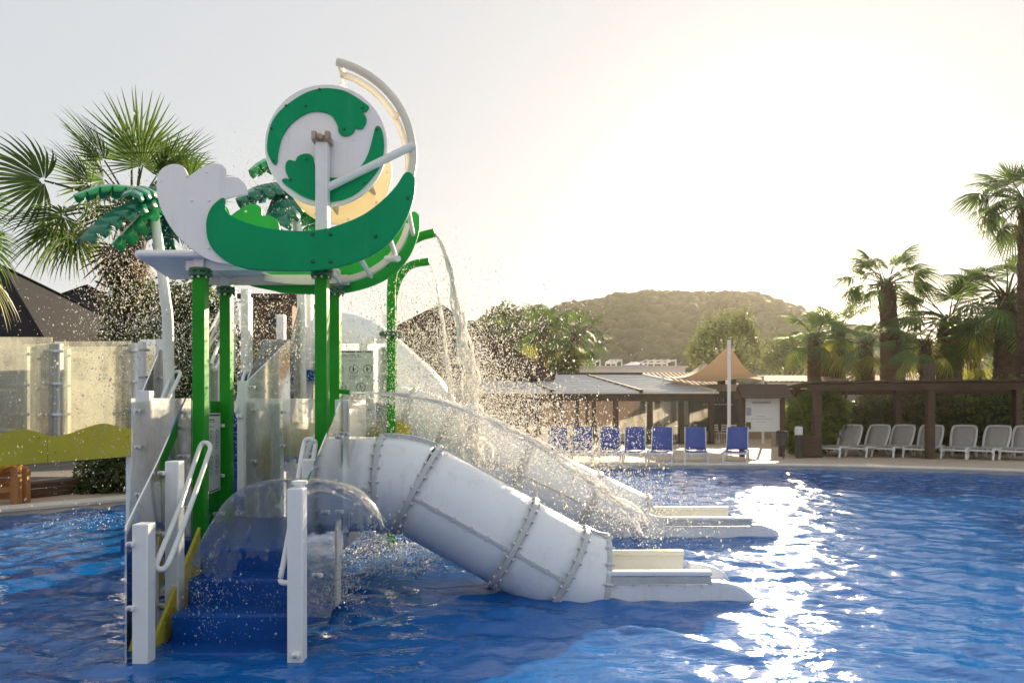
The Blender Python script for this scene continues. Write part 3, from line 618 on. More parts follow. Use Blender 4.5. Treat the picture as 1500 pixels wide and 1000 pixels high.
for back in (0, 1.1):
    for l, r_ in ((-109, 69.8), (70.2, 193)):
        q = skirt(back, l, r_); s_ = MB().prism(q, (.0, .03, 0)).build('wave_skirt', yellow, br, bevel=.005)
        if not back:
            b = MB()
            for (x, y) in ([(4, 648), (59, 662), (56, 640)] if l < 0 else [(80, 661), (127, 640), (187, 638)]):
                s0 = side(x, 0); b.dome((s0.x, s0.y, EYE-(y-HZ)/F*s0.y), .016, (0, -1, 0), 8)
            b.build('bolt_caps', yellow, s_)
for k in range(14):
    a0, a1 = -110+302*(k+.04)/14, -110+302*(k+.96)/14
    pp = [side(a0, .1), side(a1, .1), side(a1, 1.06), side(a0, 1.06)]
    MB().prism([V(p.x, p.y, 1.02) for p in pp], (0, 0, .05)).build('deck_plank', wood_dk, br, bevel=.004)
for x_, bk2 in ((-104, .12), (-104, 1.0), (188, .14), (188, 1.0)):          # supports at both ends
    s_ = side(x_, bk2); MB().box2((s_.x-.06, s_.y-.06, -.75), (s_.x+.06, s_.y+.06, 1.02)).build('support_post', white_paint, br, bevel=.008)
for back, posts in ((0.16, (-60, 72, 190)), (1.02, (-40, 30, 158))):
    for x in posts:
        s_ = side(x, back); zt_ = 2.42 if x < 150 else 2.47
        MB().box2((s_.x-.07, s_.y-.04, 1.0), (s_.x+.07, s_.y+.04, zt_)).build('screen_post', white_paint, br, bevel=.008)
        for z in (zt_-.1, zt_-.5, zt_-.88):
            b = MB(); b.box((s_.x, s_.y-.055, z), (.24, .03, .035)); b.build('clamp', white_paint, br, bevel=.008)
    bounds = [-112]+[x for x in posts]+([194] if back < .5 else [192])
    for i in range(len(bounds)-1):
        a_, c_ = side(bounds[i]+1.5, back-.075), side(bounds[i+1]-1.5, back-.075)
        if (c_-a_).length < .2: continue
        MB().prism([V(a_.x, a_.y, 1.1), V(a_.x, a_.y, 2.44), V(c_.x, c_.y, 2.49), V(c_.x, c_.y, 1.1)], (0, .012, 0)).build('clear_screen', poly_dirty, br)

# ------------------------------------------------------------------ tube slides
def frames(path):
    out = []
    for i, p in enumerate(path):
        t = (path[min(i+1, len(path)-1)]-path[max(i-1, 0)]).normalized(); s_ = Vector((0, -1, 0))
        s_ = (s_-t*s_.dot(t)).normalized(); u = t.cross(s_)
        if u.z < 0: u = -u
        out.append((p, t, s_, u))
    return out
def tube_part(path, r, name, mat, parent, n=48, solid=.014):
    fr = frames(path); b = MB(); vs = []; fs = []
    for p, t, s_, u in fr:
        vs += [p+(s_*math.cos(6.28318*k/n)+u*math.sin(6.28318*k/n))*r for k in range(n)]
    for i in range(len(fr)-1):
        for k in range(n): fs.append((i*n+k, i*n+(k+1) % n, (i+1)*n+(k+1) % n, (i+1)*n+k))
    b.add(vs, fs); return b.build(name, mat, parent, solid=solid, angle=60)
def ring_flange(fr1, r, parent, wide=.035, thick=.022, bolts=22):
    p, t, s_, u = fr1; b = MB(); n = 48; prof = [(r-.005, -thick), (r+wide-.006, -thick), (r+wide, -thick+.006), (r+wide, thick-.006), (r+wide-.006, thick), (r-.005, thick)]
    vs = [p+t*h+(s_*math.cos(6.28318*k/n)+u*math.sin(6.28318*k/n))*rr for rr, h in prof for k in range(n)]
    fs = [(i*n+k, i*n+(k+1) % n, (i+1)*n+(k+1) % n, (i+1)*n+k) for i in range(len(prof)-1) for k in range(n)]
    b.add(vs, fs); f = b.build('joint_flange', slide_flange, parent, angle=40)
    b = MB()
    for k in range(bolts):
        a = 6.28318*(k+.5)/bolts; c = p+(s_*math.cos(a)+u*math.sin(a))*(r+.02)
        b.lathe([(.011, -thick-.018), (.013, -thick-.012), (.013, thick+.012), (.011, thick+.018)], c, t, 8)
    b.build('bolt_ring', bolt_white, f); return f
def seam(path, r, parent, ang, bolts=4, wide=.022):
    fr = frames(path); b = MB(); b2 = MB(); ps = []
    for p, t, s_, u in fr:
        d_ = s_*math.cos(ang)+u*math.sin(ang); v_ = (-s_*math.sin(ang)+u*math.cos(ang)); ps.append((p, d_, v_))
    for i in range(len(ps)-1):
        q = []
        for (p, d_, v_) in (ps[i], ps[i+1]): q += [p+d_*(r-.004)+v_*.011, p+d_*(r+wide)+v_*.011, p+d_*(r+wide)-v_*.011, p+d_*(r-.004)-v_*.011]
        b.add(q, [(0, 1, 5, 4), (1, 2, 6, 5), (2, 3, 7, 6)]+([(0, 3, 2, 1)] if i == 0 else [])+([(4, 5, 6, 7)] if i == len(ps)-2 else []))
    s_o = b.build('seam_flange', slide_flange, parent, angle=40)
    for k in range(bolts):
        f = (k+.5)/bolts*(len(ps)-1); i = int(f); g = f-i; p = lerp(ps[i][0], ps[i+1][0], g); d_ = ps[i][1]; v_ = ps[i][2]
        b2.lathe([(.010, -.024), (.012, -.018), (.012, .018), (.010, .024)], p+d_*(r+.012), v_, 8)
    b2.build('bolt_row', bolt_white, s_o)
def trough(parent, x0, x1, y0, y1, xf, xe, rim=.25):
    """open run-out: near wall y0, far wall y1 (stops early at xf), rounded end flares to xe"""
    th = .05
    MB().box2((x0, y0, -.3), (x1, y0+.03, rim-.115)).build('near_wall', slide_grey, parent, bevel=.004)
    MB().box2((x0, y0-.012, rim-.11), (x1+.004, y0+.03, rim-.045)).build('near_wall_band', slide_flange, parent, bevel=.004)
    MB().box2((x0, y0-.02, rim-.043), (x1+.008, y0+.07, rim)).build('near_rim', slide_grey, parent, bevel=.012)
    b = MB()
    for k in range(6): b.lathe([(.009, 0), (.009, .02)], (x0+.08+(x1-x0-.16)*k/5, y0-.004, rim-.118), (0, -1, 0), 8)
    b.build('bolt_row', bolt_white, parent)
    MB().box2((x0, y1-.03, -.3), (xf, y1, rim-.03)).build('far_wall', slide_cream, parent, bevel=.004)
    MB().box2((x0, y1-.06, rim-.03), (xf+.004, y1+.02, rim+.02)).build('far_rim', slide_cream, parent, bevel=.012)
    MB().box2((x0, y0+.03, -.05), (x1, y1-.03, .02)).build('trough_floor', slide_grey, parent)
    for yy, tt in ((y0+.005, .09), (y1-.10, .09)):
        q = [V(x1, yy, -.3), V(x1, yy, rim-.09)]+[V(x1+(xe-x1)*s_, yy, -.02+(rim-.07)*math.sqrt(max(0, 1-s_**2.0))) for s_ in (.15, .3, .45, .6, .75, .87, .95, 1.0)]+[V(xe, yy, -.3)]
        MB().prism(q, (0, tt, 0)).build('end_flare', slide_grey, parent, bevel=.012)
    MB().box2((x1, y0+.09, -.3), (lerp(x1, xe, .8), y1-.09, .03)).build('end_ramp', slide_grey, parent)
DS = 6.1; RT = .41
near = thing('tube_slide', 'pale grey enclosed tube slide bending down into a short open trough', 'slide', (-.1, DS, -.75))
S = lambda x, y: P(x, y, DS)
p1 = [S(466, 708), S(500, 708), S(535, 708), S(562, 708)]
p2 = cr([S(535, 708), S(562, 708), S(588, 709.5), S(613, 716.5), S(640, 731)], 6, False); p2 = p2[6:19]
p3 = [lerp(S(613, 716.5), S(752, 793), k/6) for k in range(7)]
p4 = [lerp(S(752, 793), S(826, 834), k/4) for k in range(5)]
p5 = cr([S(752, 793), S(826, 834), S(850, 845.5), S(880, 852), S(910, 853)], 6, False); p5 = p5[6:19]
allp = p1[:-1]+p2[:-1]+p3[:-1]+p4[:-1]+p5; fr_all = frames(allp)
for q in (p1, p2, p3, p4, p5): tube_part(q, RT, 'tube_section', slide_grey, near)
for i in (0, len(p1)-1, len(p1)+len(p2)-2, len(p1)+len(p2)+len(p3)-3, len(p1)+len(p2)+len(p3)+len(p4)-4):
    ring_flange(fr_all[i], RT, near)
ring_flange(fr_all[-1], RT, near, wide=.02, bolts=16)
seam(p1, RT, near, -.02, 3); seam(p3, RT, near, -.02, 6); seam(p4, RT, near, -.02, 4)
seam(p2, RT, near, math.pi/2-.12, 4, .045); seam(p3, RT, near, math.pi/2+.2, 5); seam(p4, RT, near, math.pi/2+.2, 3); seam(p5, RT, near, math.pi/2-.1, 3, .04)
xt0 = S(880, 0).x; trough(near, xt0, P(1041, 0, 5.73).x, 5.72, 6.50, P(1000, 0, 6.5).x, P(1106, 0, 5.75).x)
DS2 = 9.0
far = thing('tube_slide', 'long straight pale tube slide veiled in spray, running from the rear platform', 'slide', (-.2, DS2, -.75))
S2 = lambda x, y: P(x, y, DS2)
q1 = [S2(572, 612), S2(585, 612), S2(600, 614)]
q2 = cr([S2(585, 612), S2(600, 614), S2(625, 622), S2(650, 634), S2(680, 649)], 6, False)[6:19]
q3 = [lerp(S2(650, 634), S2(760, 688), k/6) for k in range(7)]
q4 = [lerp(S2(760, 688), S2(860, 735), k/6) for k in range(7)]
q5 = [lerp(S2(860, 735), S2(930, 768), k/4) for k in range(5)]
for q in (q1, q2, q3, q4, q5): tube_part(q, RT, 'tube_section', slide_grey, far)
for q in (q2, q3, q4, q5): ring_flange(frames(q)[0], RT, far); 
ring_flange(frames(q5)[-1], RT, far); seam(q4, RT, far, -.02, 6); seam(q3, RT, far, -.02, 6); seam(q5, RT, far, -.02, 4)
# transition bowl: walls sweeping down from the tube to the trough
xq = S2(930, 0).x; xr = P(975, 0, 8.6).x
for yy in (8.60, 9.38):
    q = [V(xq-.22, yy, -.3), V(xq-.22, yy, .55)]+[V(lerp(xq-.22, xr, s_), yy, .25+.30*(1-s_)**2.2) for s_ in (.15, .3, .45, .6, .75, .9, 1)]+[V(xr, yy, -.3)]
    MB().prism(q, (0, .03, 0)).build('transition_wall', slide_grey, far, bevel=.004)
MB().box2((xq-.2, 8.62, -.1), (xr, 9.4, .02)).build('transition_floor', slide_grey, far)
trough(far, xr, P(1101, 0, 8.6).x, 8.59, 9.41, P(1066, 0, 9.4).x, P(1143, 0, 8.62).x)
hood = thing('tube_slide', 'high curved pale tube slide arching from a domed hood behind the others', 'slide', (-2.2, 10.2, -.75))
h1 = cr([P(455, 512, 10.3), P(490, 504, 10.3), P(530, 512, 10.4), P(575, 548, 10.5), P(612, 582, 10.7), P(632, 612, 11.2), P(628, 640, 12.0), P(600, 668, 12.6), P(560, 700, 12.8)], 7, False)
for a_, c_ in ((0, 16), (16, 30), (30, 44), (44, len(h1)-1)): tube_part(h1[a_:c_+1], .47, 'tube_section', slide_grey, hood)
for i in (0, 16, 30, 44): ring_flange(frames(h1)[i], .47, hood, bolts=18)
for k in range(2): MB().tube([(h1[44].x-.3*k, h1[44].y, -.8), h1[44]+V(-.3*k, 0, -.42)], .06, 10).build('support_leg', white_paint, hood)

# ------------------------------------------------------------------ spray arches
def arch(label, pts, d, r, flange_y=None):
    base = P(pts[0][0], 0, d); t = thing('spray_arch', label, 'spray pipe', (base.x, d, -.75))
    path = [V(base.x, d, -.75)]+[P(x, y, d) for x, y in pts]
    MB().tube(cr(path, 6, False), r, 14).build('pipe', post_green, t)
    if flange_y:
        p = P(pts[0][0], flange_y, d); b = MB(); b.lathe([(.13, -.025), (.14, -.02), (.14, .02), (.13, .025)], p, n=20); f = b.build('flange', flange_green, t)
        b = MB()
        for k in range(8): b.lathe([(.014, -.045), (.014, .045)], p+V(.112*math.cos(k*.785), .112*math.sin(k*.785), 0), n=6)
        b.build('flange_bolts', bolt_m, f)
    return t
arch('tall green arched spray pipe pouring water beside the rear platform', [(573, 760), (573, 600), (573, 450), (574, 415), (580, 385), (595, 360), (615, 347), (637, 341)], 8.0, .052, 490)
arch('shorter green arched spray pipe behind the tall one', [(576, 740), (576, 600), (576, 460), (579, 425), (588, 402), (603, 388), (629, 383)], 8.9, .05)

# ------------------------------------------------------------------ moulded plastic palms
def plastic_leaf(path, wid, teeth, mat, parent, drop=.55):
    """arched moulded leaf: ridge along path, two sloping sides with notched edges"""
    pc = cr(path, 5, False); n = len(pc); b = MB(); ridge = []; lft = []; rgt = []
    for i, p in enumerate(pc):
        t = (pc[min(i+1, n-1)]-pc[max(i-1, 0)]).normalized(); s_ = t.cross(Vector((0, 0, 1)))
        s_ = s_.normalized() if s_.length > .1 else Vector((0, 1, 0)); u = s_.cross(t)
        f = i/(n-1); ww = wid*math.sin(math.pi*min(1, .12+.95*f))**.6*(.75 if i % teeth == 0 and 0 < i else 1.0)
        ridge.append(p); lft.append(p+s_*ww*.8-u*ww*drop); rgt.append(p-s_*ww*.8-u*ww*drop)
    vs = lft+ridge+rgt; fs = [(i, i+1, n+i+1, n+i) for i in range(n-1)]+[(n+i, n+i+1, 2*n+i+1, 2*n+i) for i in range(n-1)]
    b.add(vs, fs); return b.build('moulded_leaf', mat, parent, solid=.012, angle=25)
def toothed_leaf(path, wid, parent, mat, nt=7):
    """leaf with separate finger lobes hanging from a ridge"""
    pc = cr(path, 6, False); n = len(pc); b = MB()
    ds = []
    for i, p in enumerate(pc):
        t = (pc[min(i+1, n-1)]-pc[max(i-1, 0)]).normalized(); s_ = t.cross(Vector((0, 0, 1))); s_ = s_.normalized() if s_.length > .1 else Vector((0, 1, 0)); ds.append((p, t, s_, s_.cross(t)))
    def at(f): 
        i = min(int(f*(n-1)), n-2); g = f*(n-1)-i; return lerp(ds[i][0], ds[i+1][0], g), ds[i][1], ds[i][2], ds[i][3]
    for sg in (-1, 1):
        for k in range(nt):
            f0, f1 = k/nt, (k+1)/nt; p0, t0, s0, u0 = at(f0+.002); p1_, t1, s1, u1 = at(f1-.002)
            wk = wid*math.sin(math.pi*(.14+.74*(k+.5)/nt))**.7; sl = (p1_-p0)
            m0 = p0+s0*sg*wk*.78-u0*wk*.34; m1 = p1_+s1*sg*wk*.78-u1*wk*.34
            e0 = p0+s0*sg*wk*.98-u0*wk*.74+sl*.30; e1 = p0+s0*sg*wk*.98-u0*wk*.74+sl*.95
            b.add([p0, p1_, m1, m0, e1, e0], [(0, 1, 2, 3), (3, 2, 4, 5)])
    return b.build('moulded_leaf', mat, parent, solid=.014, angle=50)
d = 6.9
tp = thing('plastic_palm', 'moulded plastic palm with white trunk sprinkling beside the white wave crest', 'artificial palm', (P(243, 0, d).x, d, -.75))
MB().tube(cr([V(P(249, 0, d).x, d, -.75), P(247, 520, d), P(241, 430, d), P(231, 350, d), P(222, 285, d)], 5, False), [.052]*11+[.048]*5+[.045]*5, 16).build('trunk', white_paint, tp)
cpt = P(222, 282, d)
toothed_leaf([cpt, P(195, 274, d-.1), P(150, 271, d-.25), P(108, 286, d-.4)], .13, tp, plastic_palm_lt, 7)
toothed_leaf([cpt, P(190, 296, d-.25), P(150, 318, d-.5), P(116, 350, d-.7)], .17, tp, plastic_palm_dk, 7)
toothed_leaf([cpt, P(212, 305, d-.1), P(190, 330, d-.15), P(163, 358, d-.2)], .17, tp, plastic_palm_lt, 6)
toothed_leaf([cpt, P(214, 274, d-.3), P(200, 274, d-.6), P(190, 285, d-.85)], .13, tp, plastic_palm_dk, 5)
toothed_leaf([cpt, P(235, 270, d+.3), P(260, 285, d+.7), P(280, 340, d+.9)], .2, tp, plastic_palm_dk, 6)
toothed_leaf([cpt, P(225, 290, d+.3), P(235, 320, d+.6), P(250, 370, d+.8)], .2, tp, plastic_palm_dk, 6)
MB().dome(cpt+V(0, 0, -.03), .09, (0, 0, 1), 16).build('crown_cap', plastic_palm_dk, tp)
d = 9.2
tp = thing('plastic_palm', 'moulded plastic palm with dark green leaves partly hidden behind the water wheel', 'artificial palm', (P(440, 0, d).x, d, -.75))
MB().tube(cr([V(P(444, 0, d).x, d, -.75), P(442, 500, d), P(440, 400, d), P(434, 320, d), P(428, 268, d)], 5, False), .058, 16).build('trunk', white_paint, tp)
cpt = P(428, 266, d)
toothed_leaf([cpt, P(410, 240, d), P(388, 232, d-.1), P(364, 250, d-.2)], .2, tp, plastic_palm_lt, 6)
toothed_leaf([cpt, P(400, 268, d-.2), P(370, 275, d-.4), P(345, 292, d-.5)], .26, tp, plastic_palm_dk, 6)
toothed_leaf([cpt, P(415, 285, d-.3), P(400, 312, d-.5), P(388, 342, d-.6)], .26, tp, plastic_palm_dk, 6)
toothed_leaf([cpt, P(440, 285, d+.2), P(455, 310, d+.4), P(466, 340, d+.5)], .26, tp, plastic_palm_lt, 6)
toothed_leaf([cpt, P(450, 260, d+.2), P(480, 262, d+.4), P(500, 290, d+.5)], .26, tp, plastic_palm_dk, 6)
MB().dome(cpt, .1, (0, 0, 1), 16).build('crown_cap', plastic_palm_dk, tp)

# ------------------------------------------------------------------ moving water
LOOSE = []
def stream(label, name, pts, r0, r1, mat, wob=.3, strands=3, seed=1, pieces=3, spray=400):
    """a falling jet: core strand plus many thin strings that break into pieces and drops"""
    rr = random.Random(seed); t = thing(name, label, 'water jet', pts[0]); pc = cr(pts, 14, False); n = len(pc)
    def off(i, k, amp): f = i/(n-1); return mnoise.noise_vector(Vector((pc[i].x*2.5+k*5.1, pc[i].z*2.5, k*7.3+seed)))*(r0+(r1-r0)*f)*amp*(.25+1.5*f)
    for k in range(strands):
        i = 0 if k < 2 else rr.randrange(0, max(1, n//3))
        while i < n-4:
            L = n if k == 0 and pieces < 2 else rr.randrange(n//(pieces+2), max(n//(pieces+2)+2, int(n/1.6))); j = min(n-1, i+L); m_ = j-i
            q = [pc[a]+off(a, k, 2.0*wob) for a in range(i, j+1)]
            rad = [max(.0015, (r0+(r1-r0)*a/(n-1))*(.22 if k else .3)*min(1, (b_+.4)/3, (m_-b_+.4)/4)*(.55+.8*abs(mnoise.noise(Vector((k*3.7, a*.33, seed)))))) for b_, a in enumerate(range(i, j+1))]
            if i == 0: rad[0] = rad[1] = r0*.5
            if len(q) > 3: MB().tube(q, rad, 7).build('strand', mat, t, angle=180)
            i = j+rr.randrange(1, 4)
    for _ in range(spray):
        a = min(n-1, int(n*rr.random()**.6)); f = a/(n-1); g = (r0+(r1-r0)*f)*(.6+1.6*f)
        LOOSE.append(tuple(pc[a]+Vector((rr.gauss(0, g), rr.gauss(0, g), rr.gauss(0, g)-.05))))
    return t
stream('white horizontal jet shooting from the green nozzle across the slides', 'water_jet', [P(513, 574.5, 6.45), P(560, 576, 6.5), P(620, 583, 6.6), P(690, 603, 6.75), P(760, 635, 6.95), P(830, 678, 7.2), P(890, 722, 7.4), P(945, 772, 7.6)], .03, .075, jet_m, .7, 9, 3, 5, 4000)
stream('thick broken curtain of water falling from the tall arched pipe', 'falling_water', [P(637, 342, 8.0), P(648, 360, 8.0), P(660, 400, 8.0), P(670, 445, 8.0), P(680, 500, 8.0), P(690, 560, 8.0), P(697, 620, 8.0), P(703, 690, 8.0), P(708, 790, 8.0)], .04, .13, jet_m, .9, 13, 5, 6, 3600)
stream('thin stream of water falling from the shorter arched pipe', 'falling_water', [P(629, 384, 8.9), P(638, 410, 8.9), P(645, 450, 8.9), P(653, 510, 8.9), P(661, 570, 8.9), P(667, 640, 8.9)], .022, .05, jet_m, .7, 6, 8, 5, 1500)
stream('short trickle dripping from the end of the curved water rail', 'falling_water', [P(500, 112, 6.02), P(502, 116, 6.02), P(503, 122, 6.02), P(504, 130, 6.02)], .02, .012, jet_m, .6, 3, 9, 1, 60)
# umbrella sheet of water from the stair post
dc = P(440, 706, 4.52); rr = random.Random(4)
dm = thing('water_umbrella', 'glassy umbrella-shaped sheet of water arching over the blue stairs', 'water sheet', dc)
def dome_pt(u, v):
    a = R(-8)+R(196)*u; lf = .5-.5*math.cos(a)                      # 0 at the slide side, 1 at the far stair side
    reach = .60+.19*lf; drop = .34+.58*lf**.8
    rag = 1-.14*abs(mnoise.noise(Vector((a*3, 3.1, 0))))-.04*abs(mnoise.noise(Vector((a*9, 1.1, 0))))
    s_ = v*rag; rad = reach*s_**.75; z = -drop*s_**3.0
    nz = mnoise.noise(Vector((math.cos(a)*rad*6, math.sin(a)*rad*6, z*4)))*.02*s_
    return Vector((dc.x+math.cos(a)*(rad+nz), dc.y+math.sin(a)*(rad*.8+nz), dc.z+.02*(1-v)+z+nz*.6))
do = MB().grid(dome_pt, 96, 40).build('sheet', sheet_m, dm, angle=180)
at_ = do.data.attributes.new('run', 'FLOAT', 'POINT'); at_.data.foreach_set('value', [j/40 for i in range(97) for j in range(41)])
MB().lathe([(.03, -.06), (.035, 0), (.05, .01), (.05, .03), (.02, .035)], (-1.375, 4.42, dc.z-.01), n=16).build('spout', white_paint, dm)

# droplets: octahedra by the thousand
def droplets(name, label, pos, rad, stretch, mat, kind='stuff'):
    n = len(pos); base = np.array([(1, 0, 0), (-1, 0, 0), (0, 1, 0), (0, -1, 0), (0, 0, 1), (0, 0, -1)], float)
    vs = base[None]*rad[:, None, None]
    vs[:, 4:, :] *= stretch[:, None, None]
    lean = rng.normal(0, .35, (n, 2)); vs[:, :, 0] += vs[:, :, 2]*lean[:, 0:1]; vs[:, :, 1] += vs[:, :, 2]*lean[:, 1:2]
    vs = vs+pos[:, None, :]
    fb = np.array([(0, 2, 4), (2, 1, 4), (1, 3, 4), (3, 0, 4), (2, 0, 5), (1, 2, 5), (3, 1, 5), (0, 3, 5)])
    fs = (fb[None]+6*np.arange(n)[:, None, None]).reshape(-1, 3)
    o_ = npmesh(name, vs.reshape(-1, 3), fs, mat, smooth=True); o_['kind'] = kind; o_['label'] = label; o_['category'] = 'water'; return o_
def cloud(cx, cy, sx, sy, d0, d1, n, uni=False, rot=0):
    if uni: x = rng.uniform(-1, 1, n)*sx; y = rng.uniform(-1, 1, n)*sy
    else: x = rng.normal(0, 1, n)*sx; y = rng.normal(0, 1, n)*sy
    c, s_ = math.cos(rot), math.sin(rot); xx = cx+x*c-y*s_; yy = cy+x*s_+y*c; dd = rng.uniform(d0, d1, n)
    p = np.stack([(xx-750)/F*dd, dd, EYE-(yy-HZ)/F*dd], -1); return p[(p[:, 2] > .03)]
cl = [cloud(650, 560, 55, 65, 7.2, 9.2, 9000), cloud(600, 500, 45, 60, 7.5, 9, 3500), cloud(730, 470, 60, 40, 7.8, 9.2, 1800), cloud(690, 600, 60, 60, 6.8, 8.5, 6000), cloud(330, 500, 95, 60, 7.0, 9, 6500), cloud(200, 430, 45, 80, 6.8, 8, 3600),
      cloud(160, 320, 40, 45, 6.6, 7.6, 900), cloud(395, 300, 40, 40, 8.4, 9.6, 1500), cloud(520, 560, 60, 60, 7, 9, 2500), cloud(780, 600, 110, 28, 6.8, 8.4, 4500, rot=.45),
      cloud(830, 660, 110, 24, 6.8, 8.2, 4500, rot=.52), cloud(720, 700, 60, 50, 6.8, 8.4, 4000), cloud(150, 600, 110, 90, 6.8, 8, 1400), cloud(400, 600, 60, 90, 6.8, 8, 1500), cloud(920, 760, 60, 18, 7.4, 8.6, 1500)]
pos = np.concatenate(cl); n = len(pos)
droplets('water_spray', 'sunlit spray of droplets drifting round the slides and arched pipes', pos, np.exp(rng.normal(math.log(.0040), .40, n)), rng.uniform(1.0, 2.2, n), drop_m)
cl = [cloud(610, 812, 50, 14, 6.9, 7.9, 4200), cloud(530, 800, 40, 26, 6.6, 7.6, 3600), cloud(545, 835, 50, 12, 6.4, 7.0, 2500), cloud(500, 860, 22, 30, 5.0, 6.0, 900), cloud(150, 765, 50, 12, 8.6, 10, 700), cloud(680, 720, 30, 50, 7.7, 8.3, 2200), cloud(930, 780, 50, 8, 8.0, 8.6, 500), cloud(700, 525, 14, 22, 7.7, 8.1, 500)]
cl.append(np.array(LOOSE)); pos = np.concatenate(cl); n = len(pos)
fine = np.concatenate([cloud(440, 890, 60, 30, 4.5, 5.2, 250), cloud(320, 900, 50, 35, 4.3, 5.0, 350), cloud(360, 870, 60, 30, 4.4, 5.0, 250), cloud(555, 790, 18, 22, 4.7, 5.1, 500), cloud(295, 880, 14, 30, 4.6, 4.9, 400), cloud(460, 860, 30, 12, 4.6, 5.0, 250)])
droplets('fine_splash', 'fine droplets scattered over the wet blue stairs', fine, np.exp(rng.normal(math.log(.0022), .5, len(fine))), rng.uniform(.8, 1.8, len(fine)), foam_m)
droplets('splash_water', 'white splashes where the falling water hits the pool and stairs', pos, np.exp(rng.normal(math.log(.0042), .45, n)), rng.uniform(.8, 1.8, n), foam_m)

# ------------------------------------------------------------------ sun loungers
def blue_lounger():
    t = thing('sun_lounger', 'x', 'sun lounger')
    for sx in (-.31, .31):
        MB().beam((sx, -.95, .30), (sx, .95, .30), .05, .05).build('side_rail', loung_white, t, bevel=.008)
        for y in (-.9, .75):
            MB().beam((sx, y, 0), (sx, y, .28), .05, .05).build('leg', loung_white, t, bevel=.008)
    MB().beam((-.29, -.93, .30), (.29, -.93, .30), .05, .05).build('cross_bar', loung_white, t, bevel=.008)
    MB().beam((-.29, -.9, .05), (.29, -.9, .05), .03, .03).build('cross_bar', loung_white, t)
    MB().grid(lambda u, v: V(-.28+.56*u, -.9+1.1*v, .325-.03*math.sin(math.pi*u)), 6, 8).build('seat_sling', sling_blue, t, solid=.012)
    bk = MB().grid(lambda u, v: V(-.29+.58*u, .2+.42*v, .335+.64*v+.02*math.sin(math.pi*u)), 6, 6).build('backrest', sling_blue, t, solid=.02)
    for sx in (-.29, .29): MB().tube([(sx, .2, .325), (sx, .63, .99)], .016, 8).build('back_rail', loung_white, bk)
    MB().beam((.2, .5, .75), (.2, .85, .1), .025, .025).build('prop', loung_white, t)
    MB().beam((-.2, .5, .75), (-.2, .85, .1), .025, .025).build('prop', loung_white, t)
    return t
blue = []; bp_ = blue_lounger()
spots = [(655, 18.6, 25), (690, 19.0, 12), (818, 19.6, -3), (852, 19.6, -6), (894, 19.6, -7), (930, 19.6, -10), (969, 19.6, -12), (1019, 19.6, -14), (1079, 19.6, -18)]
for i, (px, d, rz) in enumerate(spots):
    o = bp_ if i == 0 else copy_tree(bp_)
    o.location = (P(px, 0, d).x, d, GZ); o.rotation_euler = (0, 0, R(rz+random.uniform(-3, 3))); o['group'] = 'blue loungers along the far pool edge'
    o['label'] = 'blue sling sun lounger facing the pool in front of the pavilion'
    blue.append(o)
for k_, q_ in enumerate(('fifth', 'fourth', 'third', 'second')): blue[2+k_+1]['label'] = 'blue sling sun lounger, %s along from the lone one by the sail pole' % q_
blue[2]['label'] = 'blue sling sun lounger at the spray-veiled end of the row before the pavilion'
blue[7]['label'] = 'blue sling sun lounger in front of the pavilion corner post, next to the lone one'
blue[-1]['label'] = 'blue sling sun lounger standing apart in front of the shade sail pole'
blue[0]['label'] = 'blue sling sun lounger glimpsed between the two tube slides'
blue[1]['label'] = 'blue sling sun lounger beside it, mostly hidden behind the sprayed tube slide'
def white_lounger():
    t = thing('sun_lounger', 'x', 'sun lounger')
    for sx in (-.32, .32):
        MB().tube(cr([(sx, -1.0, .2), (sx, -.9, .32), (sx, -.5, .30), (sx, .2, .31), (sx, .6, .33)], 4, False), .038, 8).build('side_rail', loung_white, t)
        MB().tube([(sx, -.92, .30), (sx*1.03, -1.02, .0)], .033, 8).build('leg', loung_white, t)
        MB().tube([(sx, .15, .31), (sx*1.03, .48, .0)], .033, 8).build('leg', loung_white, t)
        MB().tube([(sx, .75, .33), (sx*1.03, .50, .0)], .033, 8).build('leg', loung_white, t)
    MB().tube([(-.32, -.98, .27), (.32, -.98, .27)], .033, 8).build('foot_bar', loung_white, t)
    MB().grid(lambda u, v: V(-.30+.6*u, -.95+1.2*v, .335+.012*math.sin(3*v)), 4, 8).build('seat_sling', sling_grey, t, solid=.014)
    fr = MB().tube(cr([(-.32, .25, .33), (-.34, .45, .68), (-.31, .60, .93), (-.2, .63, .985), (.2, .63, .985), (.31, .60, .93), (.34, .45, .68), (.32, .25, .33)], 5, False), .036, 8).build('back_frame', loung_white, t)
    MB().grid(lambda u, v: V((-.31+.62*u), .26+.37*v, .34+.63*v), 4, 6).build('back_sling', sling_grey, fr, solid=.014)
    MB().tube([(-.32, .25, .33), (.32, .25, .33)], .022, 8).build('hinge_bar', loung_white, t)
    return t
wp = white_lounger()
for i, (px, d, rz) in enumerate([(1236, 22.3, -50), (1276, 22.3, -49), (1313, 22.2, -48), (1356, 21.9, -48), (1407, 21.5, -47), (1453, 21.1, -48), (1497, 20.8, -47)]):
    o = wp if i == 0 else copy_tree(wp)
    o.location = (P(px, 0, d).x, d, GZ); o.rotation_euler = (0, 0, R(rz+random.uniform(-5, 5))); o['group'] = 'grey and white loungers under the timber pergola'
    o['label'] = ['white framed grey sling lounger closest to the dark planter box', 'second grey and white lounger from the dark planter box', 'third grey and white lounger from the dark planter box', 'grey and white lounger half hidden by the middle pergola post', 'grey and white lounger just past the middle pergola post', 'second grey and white lounger past the middle pergola post', 'last grey and white lounger of the pergola row, in front of the sunlit hedge bush'][i]

